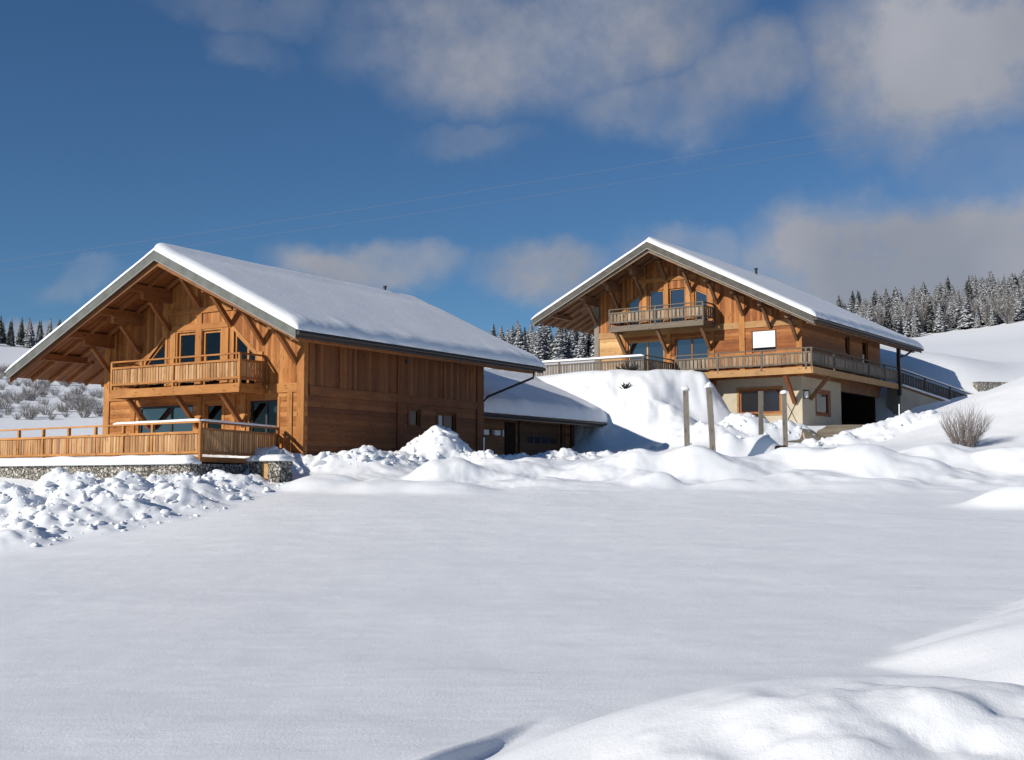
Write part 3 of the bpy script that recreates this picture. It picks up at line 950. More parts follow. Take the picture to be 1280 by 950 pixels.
def make_roof(root, ur, zr, slope_r, slope_l, ue_r, ue_l, v0, v1, mats, th=.2, barge_h=.36, purl=(), low=(), raft=.95, timb=None, wallv=0.0):
    """roof slabs with barge boards, purlins, rafters and a gutter on the eave towards the camera"""
    zinc, soffit, tb, fly = mats
    mb = MB(True)
    zl, zrr = zr - slope_l * (ue_l - ur), zr - slope_r * (ur - ue_r)
    mb.prism([(ue_r, zrr), (ur, zr), (ue_l, zl), (ue_l, zl - th), (ur, zr - th), (ue_r, zrr - th)], v0 + .05, v1 - .05)
    roof = mb.build('roof', soffit, root)
    for (ue, ze) in ((ue_r, zrr), (ue_l, zl)):
        MB(True).prism([(ue, ze + .01), (ur, zr + .01), (ur, zr - barge_h), (ue, ze - barge_h * .92)], v0 - .005, v0 + .045).build('barge_board', zinc, roof)
        MB(True).prism([(ue, ze - .19), (ur, zr - .19), (ur, zr - barge_h - .22), (ue, ze - barge_h * .92 - .12)], v0 + .16, v0 + .24).build('barge_board', fly, roof)
        MB(True).prism([(ue, ze - barge_h * .92 + .02), (ur, zr - barge_h + .02), (ur, zr - barge_h - .012), (ue, ze - barge_h * .92 - .012)], v0 - .02, v0 + .05).build('drip_edge', M['zinc_edge'], roof)
        MB(True).prism([(ue, ze + .01), (ur, zr + .01), (ur, zr - barge_h), (ue, ze - barge_h * .92)], v1 - .045, v1 + .005).build('barge_board', zinc, roof)
    sl = lambda u: slope_l if u > ur else slope_r
    for u in purl:
        zb = zr - th - sl(u) * abs(u - ur) - .04
        inside = ue_r + .9 < u < ue_l - .9
        MB(True).box(u - .11, u + .11, v0 + .3, (wallv + .02) if inside else v1 - .4, zb - .30, zb - .01).build('purlin', tb, roof)
        if u in low:
            mb = MB(True)
            mb.box(u - .11, u + .11, v0 + .95, wallv + .02, zb - .58, zb - .30)
            mb.build('purlin', tb, roof)
            MB(True).beam((u, wallv - .03, zb - 1.72), (u, wallv - 1.08, zb - .62), .16, .18).build('brace', tb, roof)
    n = int((wallv - v0) / raft)
    # rafters running down the slope under the overhang, then along both eaves
    vv = [v0 + .32 + k * raft for k in range(int((v1 - v0 - .5) / raft) + 1)]
    for v in vv:
        for ue, ze, side in ((ue_r, zrr, 0), (ue_l, zl, 1)):
            u_in = ur if v < wallv - .1 else (ue - (1.75 if side else -1.75))
            z_in = zr - th - sl(u_in + (1e-3 if side else -1e-3)) * abs(u_in - ur)
            MB(True).beam((ue - (.06 if side else -.06), v, ze - th - .055), (u_in, v, z_in - .055), .11, .15).build('rafter', tb, roof)
    g = MB(True)
    pts = [(ue_r - .09 + .0, v, zrr - .14) for v in (v0 + .02, (v0 + v1) / 2, v1 - .02)]
    g.tube(pts, .085, 10)
    g.box(ue_r - .02, ue_r + .03, v0 + .05, v1 - .05, zrr - .30, zrr - .012)
    g.build('gutter', M['gutter'], roof)
    return roof


def post_u(root, u0, u1, z0, z1, mat, v=-.055, d=.06, name='timber_post'):
    return MB(True).box(u0, u1, v, v + d, z0, z1).build(name, mat, root)


# ------------------------------------------------------------------ near chalet
def build_near_chalet():
    H = empty('chalet', FA.C, -A_AZ, FA.s)
    tag(H, 'larger looking near wooden chalet with honey coloured gable and long shaded side wall', 'chalet', 'wooden chalets')
    UR, ZR, SL = 5.75, 9.12, .481
    und = lambda u: ZR - .24 - SL * abs(u - UR)
    W = 11.5
    win_l = rect(6.05, 9.35, .9, 3.12)
    d2, d3 = rect(4.37, 5.36, .9, 3.12), rect(1.34, 2.84, .9, 3.15)
    MB(True).prism(rect(0, W, .2, 3.42), 0, .24, [win_l, d2, d3]).build('front_wall', M['front_h'], H)
    dl, dr_ = rect(5.98, 7.04, 3.78, 6.15), rect(4.52, 5.58, 3.78, 6.15)
    tl = [(7.78, 3.78), (8.96, 3.78), (8.96, 5.0), (7.78, 6.05)]
    trp = [(2.55, 3.78), (3.78, 3.78), (3.78, 6.05), (2.55, 5.0)]
    MB(True).prism([(0, 3.42), (W, 3.42), (W, und(W)), (UR, und(UR)), (0, und(0))], 0, .24, [dl, dr_, tl, trp]).build('gable_wall', M['front_v'], H)
    MB(True).prism(rect(0, W, .2, und(0) - .02), 12.36, 12.6).build('back_wall', M['front_v'], H)
    MB(True).prism([(0, und(0) - .02), (W, und(0) - .02), (UR, und(UR))], 12.36, 12.6).build('gable_wall', M['front_v'], H)
    # side walls
    sw = rect(6.79, 7.57, 2.33, 3.1); sd = rect(8.93, 10.32, .75, 3.03)
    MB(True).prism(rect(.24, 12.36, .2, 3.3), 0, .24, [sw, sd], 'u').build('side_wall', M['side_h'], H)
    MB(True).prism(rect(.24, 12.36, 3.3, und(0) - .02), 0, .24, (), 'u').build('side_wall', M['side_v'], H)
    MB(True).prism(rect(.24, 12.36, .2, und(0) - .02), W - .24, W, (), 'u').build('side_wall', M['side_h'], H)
    # timber frame showing on the front
    z_, x_ = M['timber_z'], M['timber_x']
    post_u(H, -.06, .30, .2, und(.1) - .1, z_, -.06, .058)
    post_u(H, W - .30, W + .06, .2, und(W) - .1, z_, -.06, .058)
    post_u(H, 5.60, 5.90, 3.78, 6.9, z_)
    post_u(H, 7.14, 7.44, 3.78, 6.2, z_)
    post_u(H, 4.06, 4.36, 3.78, 6.2, z_)
    post_u(H, 9.1, 9.36, 3.78, 5.1, z_)
    post_u(H, 2.16, 2.42, 3.78, 5.1, z_)
    MB(True).box(.305, W - .305, -.052, -.003, 3.42, 3.78).build('timber_beam', x_, H)
    MB(True).box(4.1, 7.4, -.05, -.003, 6.22, 6.46).build('timber_beam', x_, H)
    MB(True).box(3.9, 7.6, -.062, -.003, 6.9, 7.14).build('timber_beam', x_, H)
    for a in (.55, 3.05, 3.62, 5.55, 9.55):
        post_u(H, a, a + .26, .2, 3.415, z_, -.05, .047)
    MB(True).box(.305, W - .305, -.04, -.003, 2.3, 2.5).build('timber_beam', x_, H) if False else None
    # frame on the side
    y_ = M['timber_y']; sdk = wood('larch_timber_side', *LARCH_SHADED, across=None, along='z'); sdy = wood('larch_timber_side_level', *LARCH_SHADED, across=None, along='y')
    for v0, v1 in ((5.9, 6.36), (12.0, 12.56)):
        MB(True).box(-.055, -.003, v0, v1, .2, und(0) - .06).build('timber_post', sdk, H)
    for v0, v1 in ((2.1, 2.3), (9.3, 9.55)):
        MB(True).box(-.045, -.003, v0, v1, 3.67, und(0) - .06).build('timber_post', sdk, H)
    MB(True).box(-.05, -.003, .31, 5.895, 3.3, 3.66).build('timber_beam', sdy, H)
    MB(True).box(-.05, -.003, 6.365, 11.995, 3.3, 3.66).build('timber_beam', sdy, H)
    MB(True).tube([(-.05, 6.46 + .1, 5.12), (.02, 6.46 + .1, 5.12)], .1, 12).build('vent', M['pipe'], H)
    # windows and doors
    cz = M['timber_z']
    window(H, win_l, .02, 'v', M['pipe'], M['glass_sky'], (7.4,), .1, casing=None)
    window(H, d2, .02, 'v', cz, M['glass_clear'], (), .09, name='door', casing=cz)
    window(H, d3, .02, 'v', M['pipe'], M['glass_clear'], (2.0,), .09, name='door', casing=cz)
    window(H, dl, .02, 'v', cz, M['glass_clear'], (), .1, name='balcony_door', casing=cz)
    window(H, dr_, .02, 'v', cz, M['glass_clear'], (), .1, name='balcony_door', casing=cz)
    window(H, tl, .02, 'v', cz, M['glass_clear'], (), .1, casing=cz)
    window(H, trp, .02, 'v', cz, M['glass_clear'], (3.05,), .1, casing=cz)
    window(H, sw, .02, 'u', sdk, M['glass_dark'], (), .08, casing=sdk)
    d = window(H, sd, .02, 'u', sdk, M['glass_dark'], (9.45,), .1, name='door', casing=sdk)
    MB(True).box(.07, .085, 9.06, 9.34, 1.0, 2.9).build('side_light', M['curtain'], d)
    # floors inside, and curtains hanging behind the panes
    MB(True).box(.25, W - .25, .25, 12.35, .70, .88).box(.25, W - .25, .25, 12.35, 3.45, 3.62).build('room_floor', M['floor'], H)
    MB(True).box(.25, W - .25, 4.0, 4.1, .9, 3.44).box(.25, W - .25, 4.0, 4.1, 3.63, 6.0).build('room_wall', M['floor'], H)
    def curtain(u0, u1, z0, z1, seed):
        mb = MB(True); n = 28; vs = []; fs = []
        for k in range(n + 1):
            u = u0 + (u1 - u0) * k / n
            d = .30 + .035 * math.sin(k * 1.35 + seed) + .015 * math.sin(k * 2.9)
            for dd in (0, .012):
                vs += [(u, d + dd, z0), (u, d + dd, z1)]
        for k in range(n):
            b = k * 4
            fs += [(b, b + 1, b + 5, b + 4), (b + 2, b + 6, b + 7, b + 3)]
        mb.add(vs, fs).build('curtain', M['curtain'], H, smooth=True)
    for q in ((4.55, 4.80, 3.8, 6.1, 1), (6.0, 6.2, 3.8, 6.1, 2), (2.6, 3.0, 3.8, 5.3, 3), (8.0, 8.35, 3.8, 4.6, 4), (1.4, 1.75, .95, 3.1, 5), (4.4, 4.6, .95, 3.1, 6)):
        curtain(*q)
    # roof
    purl = [UR + k * 1.785 for k in (-4, -3, -2, -1, 0, 1, 2, 3, 4)]
    roof = make_roof(H, UR, ZR, SL, SL, -1.82, 14.97, -2.5, 15.1, (M['zinc'], M['soffit'], M['timber_y'], M['fly']), .2, .36, purl, purl[1:-1])
    ch = MB(True).tube([(5.9, 12.5, 8.6), (5.9, 12.5, 9.68)], .07, 12).tube([(5.9, 12.5, 9.68), (5.9, 12.5, 9.76)], .095, 12)
    ch.build('flue_pipe', M['pipe'], roof)
    dp = MB(True).tube([(-1.75, 14.4, 5.25), (-1.72, 14.35, 4.9), (-.15, 12.75, 3.95), (.1, 12.72, 3.7), (.1, 12.72, .8)], .055, 8)
    dp.build('downpipe', M['gutter'], roof)
    # balcony
    bal = MB(True).box(2.0, 9.4, -1.38, -.07, 3.60, 3.74)
    bal.box(2.0, 9.4, -1.46, -1.385, 3.40, 3.75).box(1.96, 2.08, -1.38, -.07, 3.40, 3.595).box(9.32, 9.44, -1.38, -.07, 3.40, 3.595).box(5.65, 5.8, -1.38, -.07, 3.40, 3.595)
    bal = bal.build('balcony', M['timber_x'], H)
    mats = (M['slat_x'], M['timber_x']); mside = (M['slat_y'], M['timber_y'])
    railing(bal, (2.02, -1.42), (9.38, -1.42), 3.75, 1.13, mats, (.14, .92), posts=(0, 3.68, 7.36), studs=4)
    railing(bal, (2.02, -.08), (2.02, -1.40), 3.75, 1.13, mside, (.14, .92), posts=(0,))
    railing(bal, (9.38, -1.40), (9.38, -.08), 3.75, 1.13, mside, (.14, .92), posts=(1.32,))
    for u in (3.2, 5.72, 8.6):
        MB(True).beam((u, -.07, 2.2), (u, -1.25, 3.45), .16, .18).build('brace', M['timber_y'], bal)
    # garage wing behind, set back under its own lower roof
    G = MB(True)
    gu, g0, g1 = 1.54, 12.62, 24.0
    G.prism(rect(g0, g1, .6, 3.5), gu, gu + .22, (), 'u')
    G = G.build('garage_wing', wood('garage_boards', (.10, .04, .016), (.19, .08, .03), (.27, .125, .05), across='z', along='y', board=.2), H)
    gur, gzr = 5.2, 5.55
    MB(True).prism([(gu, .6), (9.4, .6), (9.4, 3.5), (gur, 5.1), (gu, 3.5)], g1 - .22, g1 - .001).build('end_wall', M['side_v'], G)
    MB(True).prism([(.30, 3.26), (gur, gzr), (10.1, 3.26), (10.1, 3.06), (gur, gzr - .2), (.30, 3.06)], g0, 25.9).build('roof', M['soffit'], G)
    MB(True).tube([(.22, g0 + .1, 3.13), (.22, 25.9, 3.13)], .08, 8).box(.275, .298, g0 + .05, 25.9, 2.98, 3.27).build('gutter', M['gutter'], G)
    MB(True).prism([(.30, 3.27), (gur, gzr + .01), (10.1, 3.27), (10.1, 2.98), (gur, gzr - .3), (.30, 2.98)], 25.902, 25.95).build('barge_board', M['gutter'], G)
    MB(True).box(gu - .04, gu - .003, 16.9, 17.9, .8, 2.95).build('door', M['dark'], G)
    gd = MB(True).box(gu - .03, gu - .003, 18.6, 22.4, .8, 3.0).build('garage_door', M['doorwood'], G)
    for k in range(4):
        MB(True).box(gu - .045, gu - .034, 19.0 + k * .78, 19.55 + k * .78, 2.0, 2.35).build('pane', M['glass_sky'], gd) if False else None
    for v0, v1 in ((18.2, 18.55), (22.6, 23.0), (23.7, 24.0)):
        MB(True).box(gu - .1, gu - .002, v0, v1, .7, 3.4).build('timber_post', M['doorwood'], G)
    for k in range(4):
        MB(True).box(gu - .05, gu - .032, 19.1 + k * .8, 19.62 + k * .8, 1.95, 2.3).build('pane', M['glass_dark'], G)
    for (pv, pz, w_) in ((14.95, 2.38, .52), (16.0, 2.38, .52)):
        MB(True).box(gu - .16, gu - .003, pv - w_ / 2, pv + w_ / 2, pz - .14, pz + .12).build('letter_box', M['white'], G)
    MB(True).box(gu - .08, gu - .003, 16.62, 16.72, 2.2, 2.55).build('door_lamp', M['white'], G)
    return H


build_near_chalet()
roof_snow('thick smooth snow blanket on the near chalet roof', FA, [
    dict(ue=-1.95, ur=5.75, v0=-2.54, v1=15.2, zr=9.14, slope=.481, thick=.36, edge=.5, seed=1),
    dict(ue=15.05, ur=5.75, v0=-2.54, v1=15.2, zr=9.14, slope=.481, thick=.30, edge=.5, seed=2)], 'snow lying on roofs')
roof_snow('blue shaded snow blanket on the low garage roof behind the near chalet', FA, [
    dict(ue=.2, ur=5.2, v0=12.64, v1=26.0, zr=5.57, slope=.468, thick=.62, edge=.45, seed=3),
    dict(ue=10.2, ur=5.2, v0=12.64, v1=26.0, zr=5.57, slope=.468, thick=.62, edge=.45, seed=4)], 'snow lying on roofs')


# near terrace: deck, slatted railing
def build_near_terrace():
    T = empty('terrace', FA.C, -A_AZ, FA.s)
    tag(T, 'low wooden terrace with slatted railing in front of the near chalet above the stone gabion', 'terrace')
    c0, c1, c2 = (-.60, -5.85), (1.05, -.3), (17.0, -4.35)
    q = [(c0[0] + .12, c0[1] + .08), (c1[0] + .12, -.08), (17, -.08), (17, c2[1] + .08)]
    deck = MB(True).add([(*p, .62) for p in q] + [(*p, .80) for p in q], [(0, 1, 2, 3), (4, 7, 6, 5), (0, 4, 5, 1), (1, 5, 6, 2), (2, 6, 7, 3), (3, 7, 4, 0)]).build('deck', M['timber_x'], T)
    mats = (M['slat_x'], M['timber_x']); ms = (M['slat_y'], M['timber_y'])
    L = math.dist(c0, c2)
    ps = [0] + [2.65 + 1.72 * k for k in range(9)]
    railing(T, c0, c2, .80, 1.17, mats, (.08, .86), posts=[p for p in ps if p < L], slat=.165)
    L2 = math.dist(c0, c1)
    railing(T, c1, c0, .80, 1.17, ms, (.08, .98), posts=(0,), slat=.165)
    mb = MB(True)
    p0, p2 = Vector((*c0, 2.03)), Vector((*c2, 2.03)); p1 = Vector((*c1, 2.03))
    snow_strip(mb, p0, p0.lerp(p2, .28), .14, .085, seed=3)
    snow_strip(mb, p0, p1, .14, .07, seed=4)
    o = mb.build('rail_snow', M['roof_snow'], smooth=True)
    o.location = FA.C; o.rotation_euler = (0, 0, -A_AZ); o.scale = (FA.s,) * 3
    tag(o, 'narrow line of snow on the near terrace handrail', 'snow')
    # gabion: bumpy wall of stones in wire, under the terrace edge
    def stones(mb, p, q, z0, z1, seed, step=.045, depth=.6):
        p, q = Vector(p), Vector(q)
        d = (q - p).normalized(); nrm = Vector((d.y, -d.x, 0))
        L = (q - p).length
        n, m = int(L / step), int((z1 - z0) / step)
        vs, fs = [], []
        for j in range(m + 1):
            for i in range(n + 1):
                s, z = L * i / n, z0 + (z1 - z0) * j / m
                dd, pp = noise.voronoi(Vector((s * 7.5, z * 8.5, seed)))
                bump = max(0, .55 - dd[0]) * .12 + .02 * noise.cell(pp[0] * 3.1)
                vs.append(p + d * s + Vector((0, 0, z)) + nrm * bump)
        for j in range(m):
            for i in range(n):
                a = j * (n + 1) + i
                fs.append((a, a + 1, a + n + 2, a + n + 1))
        mb.add(vs, fs)
    mb = MB(True)
    g0, g1, g2 = Vector((-.62, -6.3, 0)), Vector((.7, -1.0, 0)), Vector((17, -4.75, 0))
    stones(mb, g0, g2, -1.1, .56, 2.0)
    stones(mb, g1, g0, -.6, .56, 5.0)
    gw = mb.build('gabion_wall', M['stone'], smooth=True, fix=False)
    # inner block behind the stone faces
    fill = MB(True).add([(-.58, -6.2, -1.1), (.72, -1.0, -1.1), (17, -4.3, -1.1), (17, -4.7, -1.1), (-.58, -6.2, .55), (.72, -1.0, .55), (17, -4.3, .55), (17, -4.7, .55)],
                        [(0, 1, 2, 3), (4, 7, 6, 5), (0, 4, 5, 1), (1, 5, 6, 2), (2, 6, 7, 3), (3, 7, 4, 0)])
    fill.build('stone_fill', M['stone'], gw)
    gw.location = FA.C; gw.rotation_euler = (0, 0, -A_AZ); gw.scale = (FA.s,) * 3
    tag(gw, 'long grey stone gabion wall under the wooden terrace', 'gabion wall')
    mb = MB(True)
    snow_strip(mb, (-.62, -6.13, .54), (17, -4.62, .54), .62, .33, 70, 9)
    o = mb.build('wall_snow', M['roof_snow'], smooth=True)
    o.location = FA.C; o.rotation_euler = (0, 0, -A_AZ); o.scale = (FA.s,) * 3
    tag(o, 'rounded band of snow along the gabion wall top', 'snow')
    # small twin gabion with a pale timber between
    p = at(338, 600, 41.3)
    z = -.16
    S = empty('gabion_pillar', (p.x, p.y, z), -A_AZ)
    tag(S, 'small stone gabion block with a pale timber in its middle under a snow cap', 'gabion pillar')
    for x0, x1, sd in ((-.72, -.18, 1.0), (.16, .70, 8.0)):
        mb = MB()
        for (pa, pb) in (((x0, -.27), (x1, -.27)), ((x1, -.27), (x1, .27)), ((x0, .27), (x0, -.27))):
            stones(mb, Vector((*pa, 0)), Vector((*pb, 0)), 0, .80, sd, .05)
        mb.box(x0 + .02, x1 - .02, -.25, .27, 0, .8)
        mb.build('stone_basket', M['stone'], S, smooth=False, fix=False)
    MB().box(-.178, .158, -.24, .2, 0, .78).build('timber_block', M['bpale'], S)
    mb = MB(); snow_strip(mb, (-.78, 0, .79), (.76, 0, .79), .78, .24, 20, 14)
    mb.build('snow_cap', M['roof_snow'], S, smooth=True)
    # rough wooden chair by the wall
    c = FA.p(.98, -.55, 0)
    C_ = empty('wooden_chair', (c.x, c.y, .72), -A_AZ)
    tag(C_, 'small wooden chair standing against the near chalet front by its corner', 'chair')
    MB().box(-.25, .25, -.22, .25, .42, .47).build('seat', M['timber_x'], C_)
    MB().box(-.25, .25, .22, .26, .62, .98).build('backrest', M['timber_x'], C_)
    for x in (-.22, .22):
        MB().box(x - .025, x + .025, -.2, -.15, 0, .42).build('leg', M['timber_z'], C_)
        MB().box(x - .025, x + .025, .2, .25, 0, .615).build('leg', M['timber_z'], C_)


build_near_terrace()


# ------------------------------------------------------------------ far chalet
def build_far_chalet():
    H = empty('chalet', FB.C, -B_AZ, FB.s)
    tag(H, 'far wooden chalet up the slope with silvered balconies and cream rendered ground floor', 'chalet', 'wooden chalets')
    UR, ZR, SR, SLF = 8.7, 14.42, .512, .488
    und = lambda u: ZR - .26 - (SLF if u > UR else SR) * abs(u - UR)
    W, D = 13.9, 13.8
    tb = M['btimber']
    g1, g2 = rect(8.92, 11.5, 6.35, 8.72), rect(5.9, 8.2, 6.35, 8.72)
    sh = rect(1.53, 3.07, 7.5, 8.80)
    MB(True).prism(rect(0, 11.75, 6.0, 9.02), 0, .24, [g1, g2, sh]).build('front_wall', M['bfront_h'], H)
    MB(True).prism(rect(11.752, W, 6.0, 9.02), 0, .24).build('front_wall', M['bpale_h'], H)
    dl, dr_ = rect(8.91, 9.98, 9.45, 11.85), rect(7.44, 8.56, 9.45, 11.85)
    tl = [(10.62, 9.45), (11.5, 9.45), (11.5, 11.2), (10.62, 11.72)]
    tr_ = [(5.92, 9.45), (6.82, 9.45), (6.82, 11.72), (5.92, 11.3)]
    MB(True).prism([(0, 9.02), (W, 9.02), (W, und(W)), (UR, und(UR)), (0, und(0))], 0, .24, [dl, dr_, tl, tr_]).build('gable_wall', M['bfront_v'], H)
    s1, s2 = rect(7.3, 8.1, 7.9, 9.05), rect(10.5, 11.6, 7.0, 9.05)
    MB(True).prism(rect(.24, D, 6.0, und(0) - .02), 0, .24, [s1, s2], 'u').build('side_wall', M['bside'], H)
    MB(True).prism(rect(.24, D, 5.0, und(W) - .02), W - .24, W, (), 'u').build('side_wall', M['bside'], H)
    MB(True).prism([(0, 6), (W, 6), (W, und(W)), (UR, und(UR)), (0, und(0))], D, D + .24).build('back_wall', M['bside'], H)
    # rendered ground floor
    bw = rect(1.31, 3.96, 3.89, 5.36)
    MB(True).prism(rect(.02, 13.8, 2.2, 5.995), .02, .3, [bw]).build('basement_wall', M['render'], H)
    b1 = rect(2.2, 4.4, 3.92, 5.27)
    MB(True).prism(rect(.3, 6.4, 2.2, 5.995), .02, .3, [b1], 'u').build('basement_wall', M['render'], H)
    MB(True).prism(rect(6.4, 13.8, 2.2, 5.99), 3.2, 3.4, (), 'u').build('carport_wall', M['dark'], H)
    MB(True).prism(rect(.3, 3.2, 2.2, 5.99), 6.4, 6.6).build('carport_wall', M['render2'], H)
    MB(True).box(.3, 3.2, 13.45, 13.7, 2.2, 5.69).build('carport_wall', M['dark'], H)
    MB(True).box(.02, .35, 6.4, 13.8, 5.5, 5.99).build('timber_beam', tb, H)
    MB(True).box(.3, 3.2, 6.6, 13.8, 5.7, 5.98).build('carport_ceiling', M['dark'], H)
    window(H, bw, .03, 'v', M['frame_red'], M['glass_sky'], (2.62,), .13, casing=M['bpale'])
    window(H, b1, .03, 'u', M['frame_red'], M['glass_dark'], (), .13, casing=M['frame_red'])
    # timbers
    for a, b in ((-.05, .28), (W - .3, W + .05)):
        post_u(H, a, b, 6.0, und((a + b) / 2) - .2, M['grey_post'] if a > 3 else M['timber_z'])
    MB(True).box(3.5, 3.85, -.06, -.003, 6.0, und(3.6) - .1).build('timber_post', M['timber_z'], H)
    for a in (7.05, 8.58, 10.1, 11.6, 5.55):
        post_u(H, a, a + .3, 9.4, und(a) - .9 if a < 11 else 11.3, M['timber_z'])
    MB(True).box(.285, 3.495, -.05, -.003, 9.02, 9.4).build('timber_beam', M['bpale'], H)
    MB(True).box(3.855, W - .305, -.05, -.003, 9.02, 9.4).build('timber_beam', M['bpale'], H)
    MB(True).box(6.6, 10.9, -.065, -.003, 12.35, 12.6).build('timber_beam', M['timber_x'], H)
    for a in (8.45, 11.65, 5.5):
        post_u(H, a, a + .28, 6.3, 9.015, M['timber_z'], -.05, .047)
    fr = M['frame_red']
    for p, nm, mu in ((dl, 'balcony_door', ()), (dr_, 'balcony_door', ()), (tl, 'window', ()), (tr_, 'window', ())):
        window(H, p, .05, 'v', M['timber_z'], M['glass_sky'], mu, .09, name=nm, casing=M['timber_z'])
    window(H, g1, .05, 'v', M['bpale'], M['glass_sky'], (10.15,), .1)
    window(H, g2, .05, 'v', fr, M['glass_sky'], (7.05,), .1)
    w = window(H, sh, .05, 'v', fr, M['glass_dark'], (), .08, casing=fr)
    mb = MB(True)
    for k in range(16):
        z0 = 7.80 + k * .0605
        mb.box(1.60, 3.0, .0, .03 + .01 * (k % 2), z0, z0 + .059)
    mb.build('roller_shutter', M['shutter'], w)
    for p in (s1, s2):
        window(H, p, .05, 'u', fr, M['glass_dark'], (), .08, name='window' if p is s1 else 'door', casing=M['btimber'])
    purl = [8.7, 10.4, 12.1, 13.75, 15.8, 7.0, 5.3, 3.6, 1.9, .25, -1.3]
    roof = make_roof(H, UR, ZR, SR, SLF, -1.75, 17.1, -2.5, 17.5, (M['old_barge'], M['bsoffit'], tb, M['bfly']), .22, .40, purl, purl[:4] + purl[5:10])
    MB(True).tube([(8.3, 12.8, 13.6), (8.3, 12.8, 14.88)], .09, 12).tube([(8.3, 12.8, 14.88), (8.3, 12.8, 14.97)], .13, 12).build('flue_pipe', M['pipe'], roof)
    # balcony
    bal = MB(True).box(5.45, 11.95, -1.5, -.07, 9.40, 9.55).box(5.45, 11.95, -1.58, -1.505, 9.2, 9.56).box(5.42, 5.54, -1.5, -.07, 9.2, 9.395).box(11.85, 11.97, -1.5, -.07, 9.2, 9.395)
    bal = bal.build('balcony', M['brail'], H)
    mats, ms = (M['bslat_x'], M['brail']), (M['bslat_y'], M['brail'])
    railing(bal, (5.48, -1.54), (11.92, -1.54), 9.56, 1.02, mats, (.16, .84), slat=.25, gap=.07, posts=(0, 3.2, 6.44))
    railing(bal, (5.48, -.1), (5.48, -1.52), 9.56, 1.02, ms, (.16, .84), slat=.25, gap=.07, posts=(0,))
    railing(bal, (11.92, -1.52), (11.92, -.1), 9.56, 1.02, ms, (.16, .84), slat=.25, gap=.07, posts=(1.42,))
    for u in (5.75, 8.7, 11.6):
        MB(True).beam((u, -.06, 7.9), (u, -1.35, 9.25), .18, .2).build('brace', tb, bal)
    # long deck round the corner
    dk = MB(True).box(-1.2, 7.4, -1.5, .0, 6.20, 6.36).box(-1.2, -.01, .001, 14.2, 6.20, 6.36)
    dk.box(-1.25, 7.4, -1.6, -1.505, 6.0, 6.37).box(-1.29, -1.205, -1.6, 14.2, 6.0, 6.37)
    dk = dk.build('deck', M['bpale'], H)
    railing(dk, (-1.2, -1.55), (7.4, -1.55), 6.36, 1.05, mats, (.16, .86), slat=.25, gap=.075, posts=(0, .32, 3.0, 5.75, 8.5))
    railing(dk, (-1.24, 14.1), (-1.24, -1.5), 6.36, 1.05, (M['bslat_y'], M['dark_rail']), (.16, .86), slat=.2, gap=.04, posts=(0, 3.1, 6.2, 9.0, 12.2))
    for u in (.45, 5.6):
        MB(True).beam((u, -.02, 4.45), (u, -1.4, 6.0), .2, .22).build('brace', M['frame_red'], dk)
    MB(True).beam((.0, 1.2, 4.7), (-1.15, 1.2, 6.0), .2, .22).build('brace', tb, dk)
    MB(True).box(5.4, 5.75, -.3, .0, 3.0, 6.0).build('timber_post', M['frame_red'], dk)
    MB(True).box(-1.42, -1.2, 13.7, 13.95, 5.6, 9.1).build('timber_post', M['gutter'], dk)
    MB(True).tube([(-1.45, 13.95, 8.2), (-1.5, 14.6, 8.3), (-1.65, 15.6, 8.7), (-1.8, 16.2, 9.0)], .07, 8).build('downpipe', M['gutter'], roof)
    # lantern and trellis on the rendered corner
    ln = MB(True).box(-.2, -.04, .22, .4, 4.75, 5.12).build('wall_lantern', M['white'], H)
    MB(True).box(-.24, 0.0, .18, .44, 5.125, 5.2).box(-.22, -.02, .2, .42, 4.68, 4.745).build('lantern_cap', M['pipe'], ln)
    tr = MB(True)
    for (a, b, c, d) in ((1.0, 4.55, .35, 3.3), (.35, 4.55, 1.0, 3.3), (1.0, 3.3, .35, 4.55)):
        tr.beam((a, -.02, b), (c, -.02, d), .03, .02)
    tr.build('trellis', M['pipe'], H)
    # ramp falling from the deck's end to the slope, on a rendered side wall
    r0, r1, nr = Vector((-1.3, 14.05)), Vector((-4.74, 19.2)), Vector((.835, .552))
    def ramp_solid(a, b, za0, za1, zb0, zb1):
        A, B = a + nr * 1.35, b + nr * 1.35
        return MB(True).add([(*a, za0), (*b, zb0), (*B, zb0), (*A, za0), (*a, za1), (*b, zb1), (*B, zb1), (*A, za1)],
                            [(0, 1, 2, 3), (4, 7, 6, 5), (0, 4, 5, 1), (1, 5, 6, 2), (2, 6, 7, 3), (3, 7, 4, 0)])
    rp = ramp_solid(r0, r1, 6.16, 6.30, 4.60, 4.74).build('ramp', M['btimber'], H)
    ramp_solid(r0 + nr * .03, r1 + nr * .03, 1.0, 6.155, 1.0, 4.595).build('ramp_wall', M['render2'], rp)
    railing(rp, tuple(r1 + nr * .06), tuple(r0 + nr * .06), 4.74, 1.05, (M['dark_slats'], M['dark_rail']), (.14, .86), slat=.2, gap=.055, posts=(0, 2.0, 4.1), z1=6.30)
    return H


build_far_chalet()
roof_snow('thick snow blanket on the far chalet roof', FB, [
    dict(ue=-1.88, ur=8.7, v0=-2.54, v1=17.6, zr=14.44, slope=.512, thick=.36, edge=.5, seed=11),
    dict(ue=17.2, ur=8.7, v0=-2.54, v1=17.6, zr=14.44, slope=.488, thick=.30, edge=.5, seed=12)], 'snow lying on roofs')


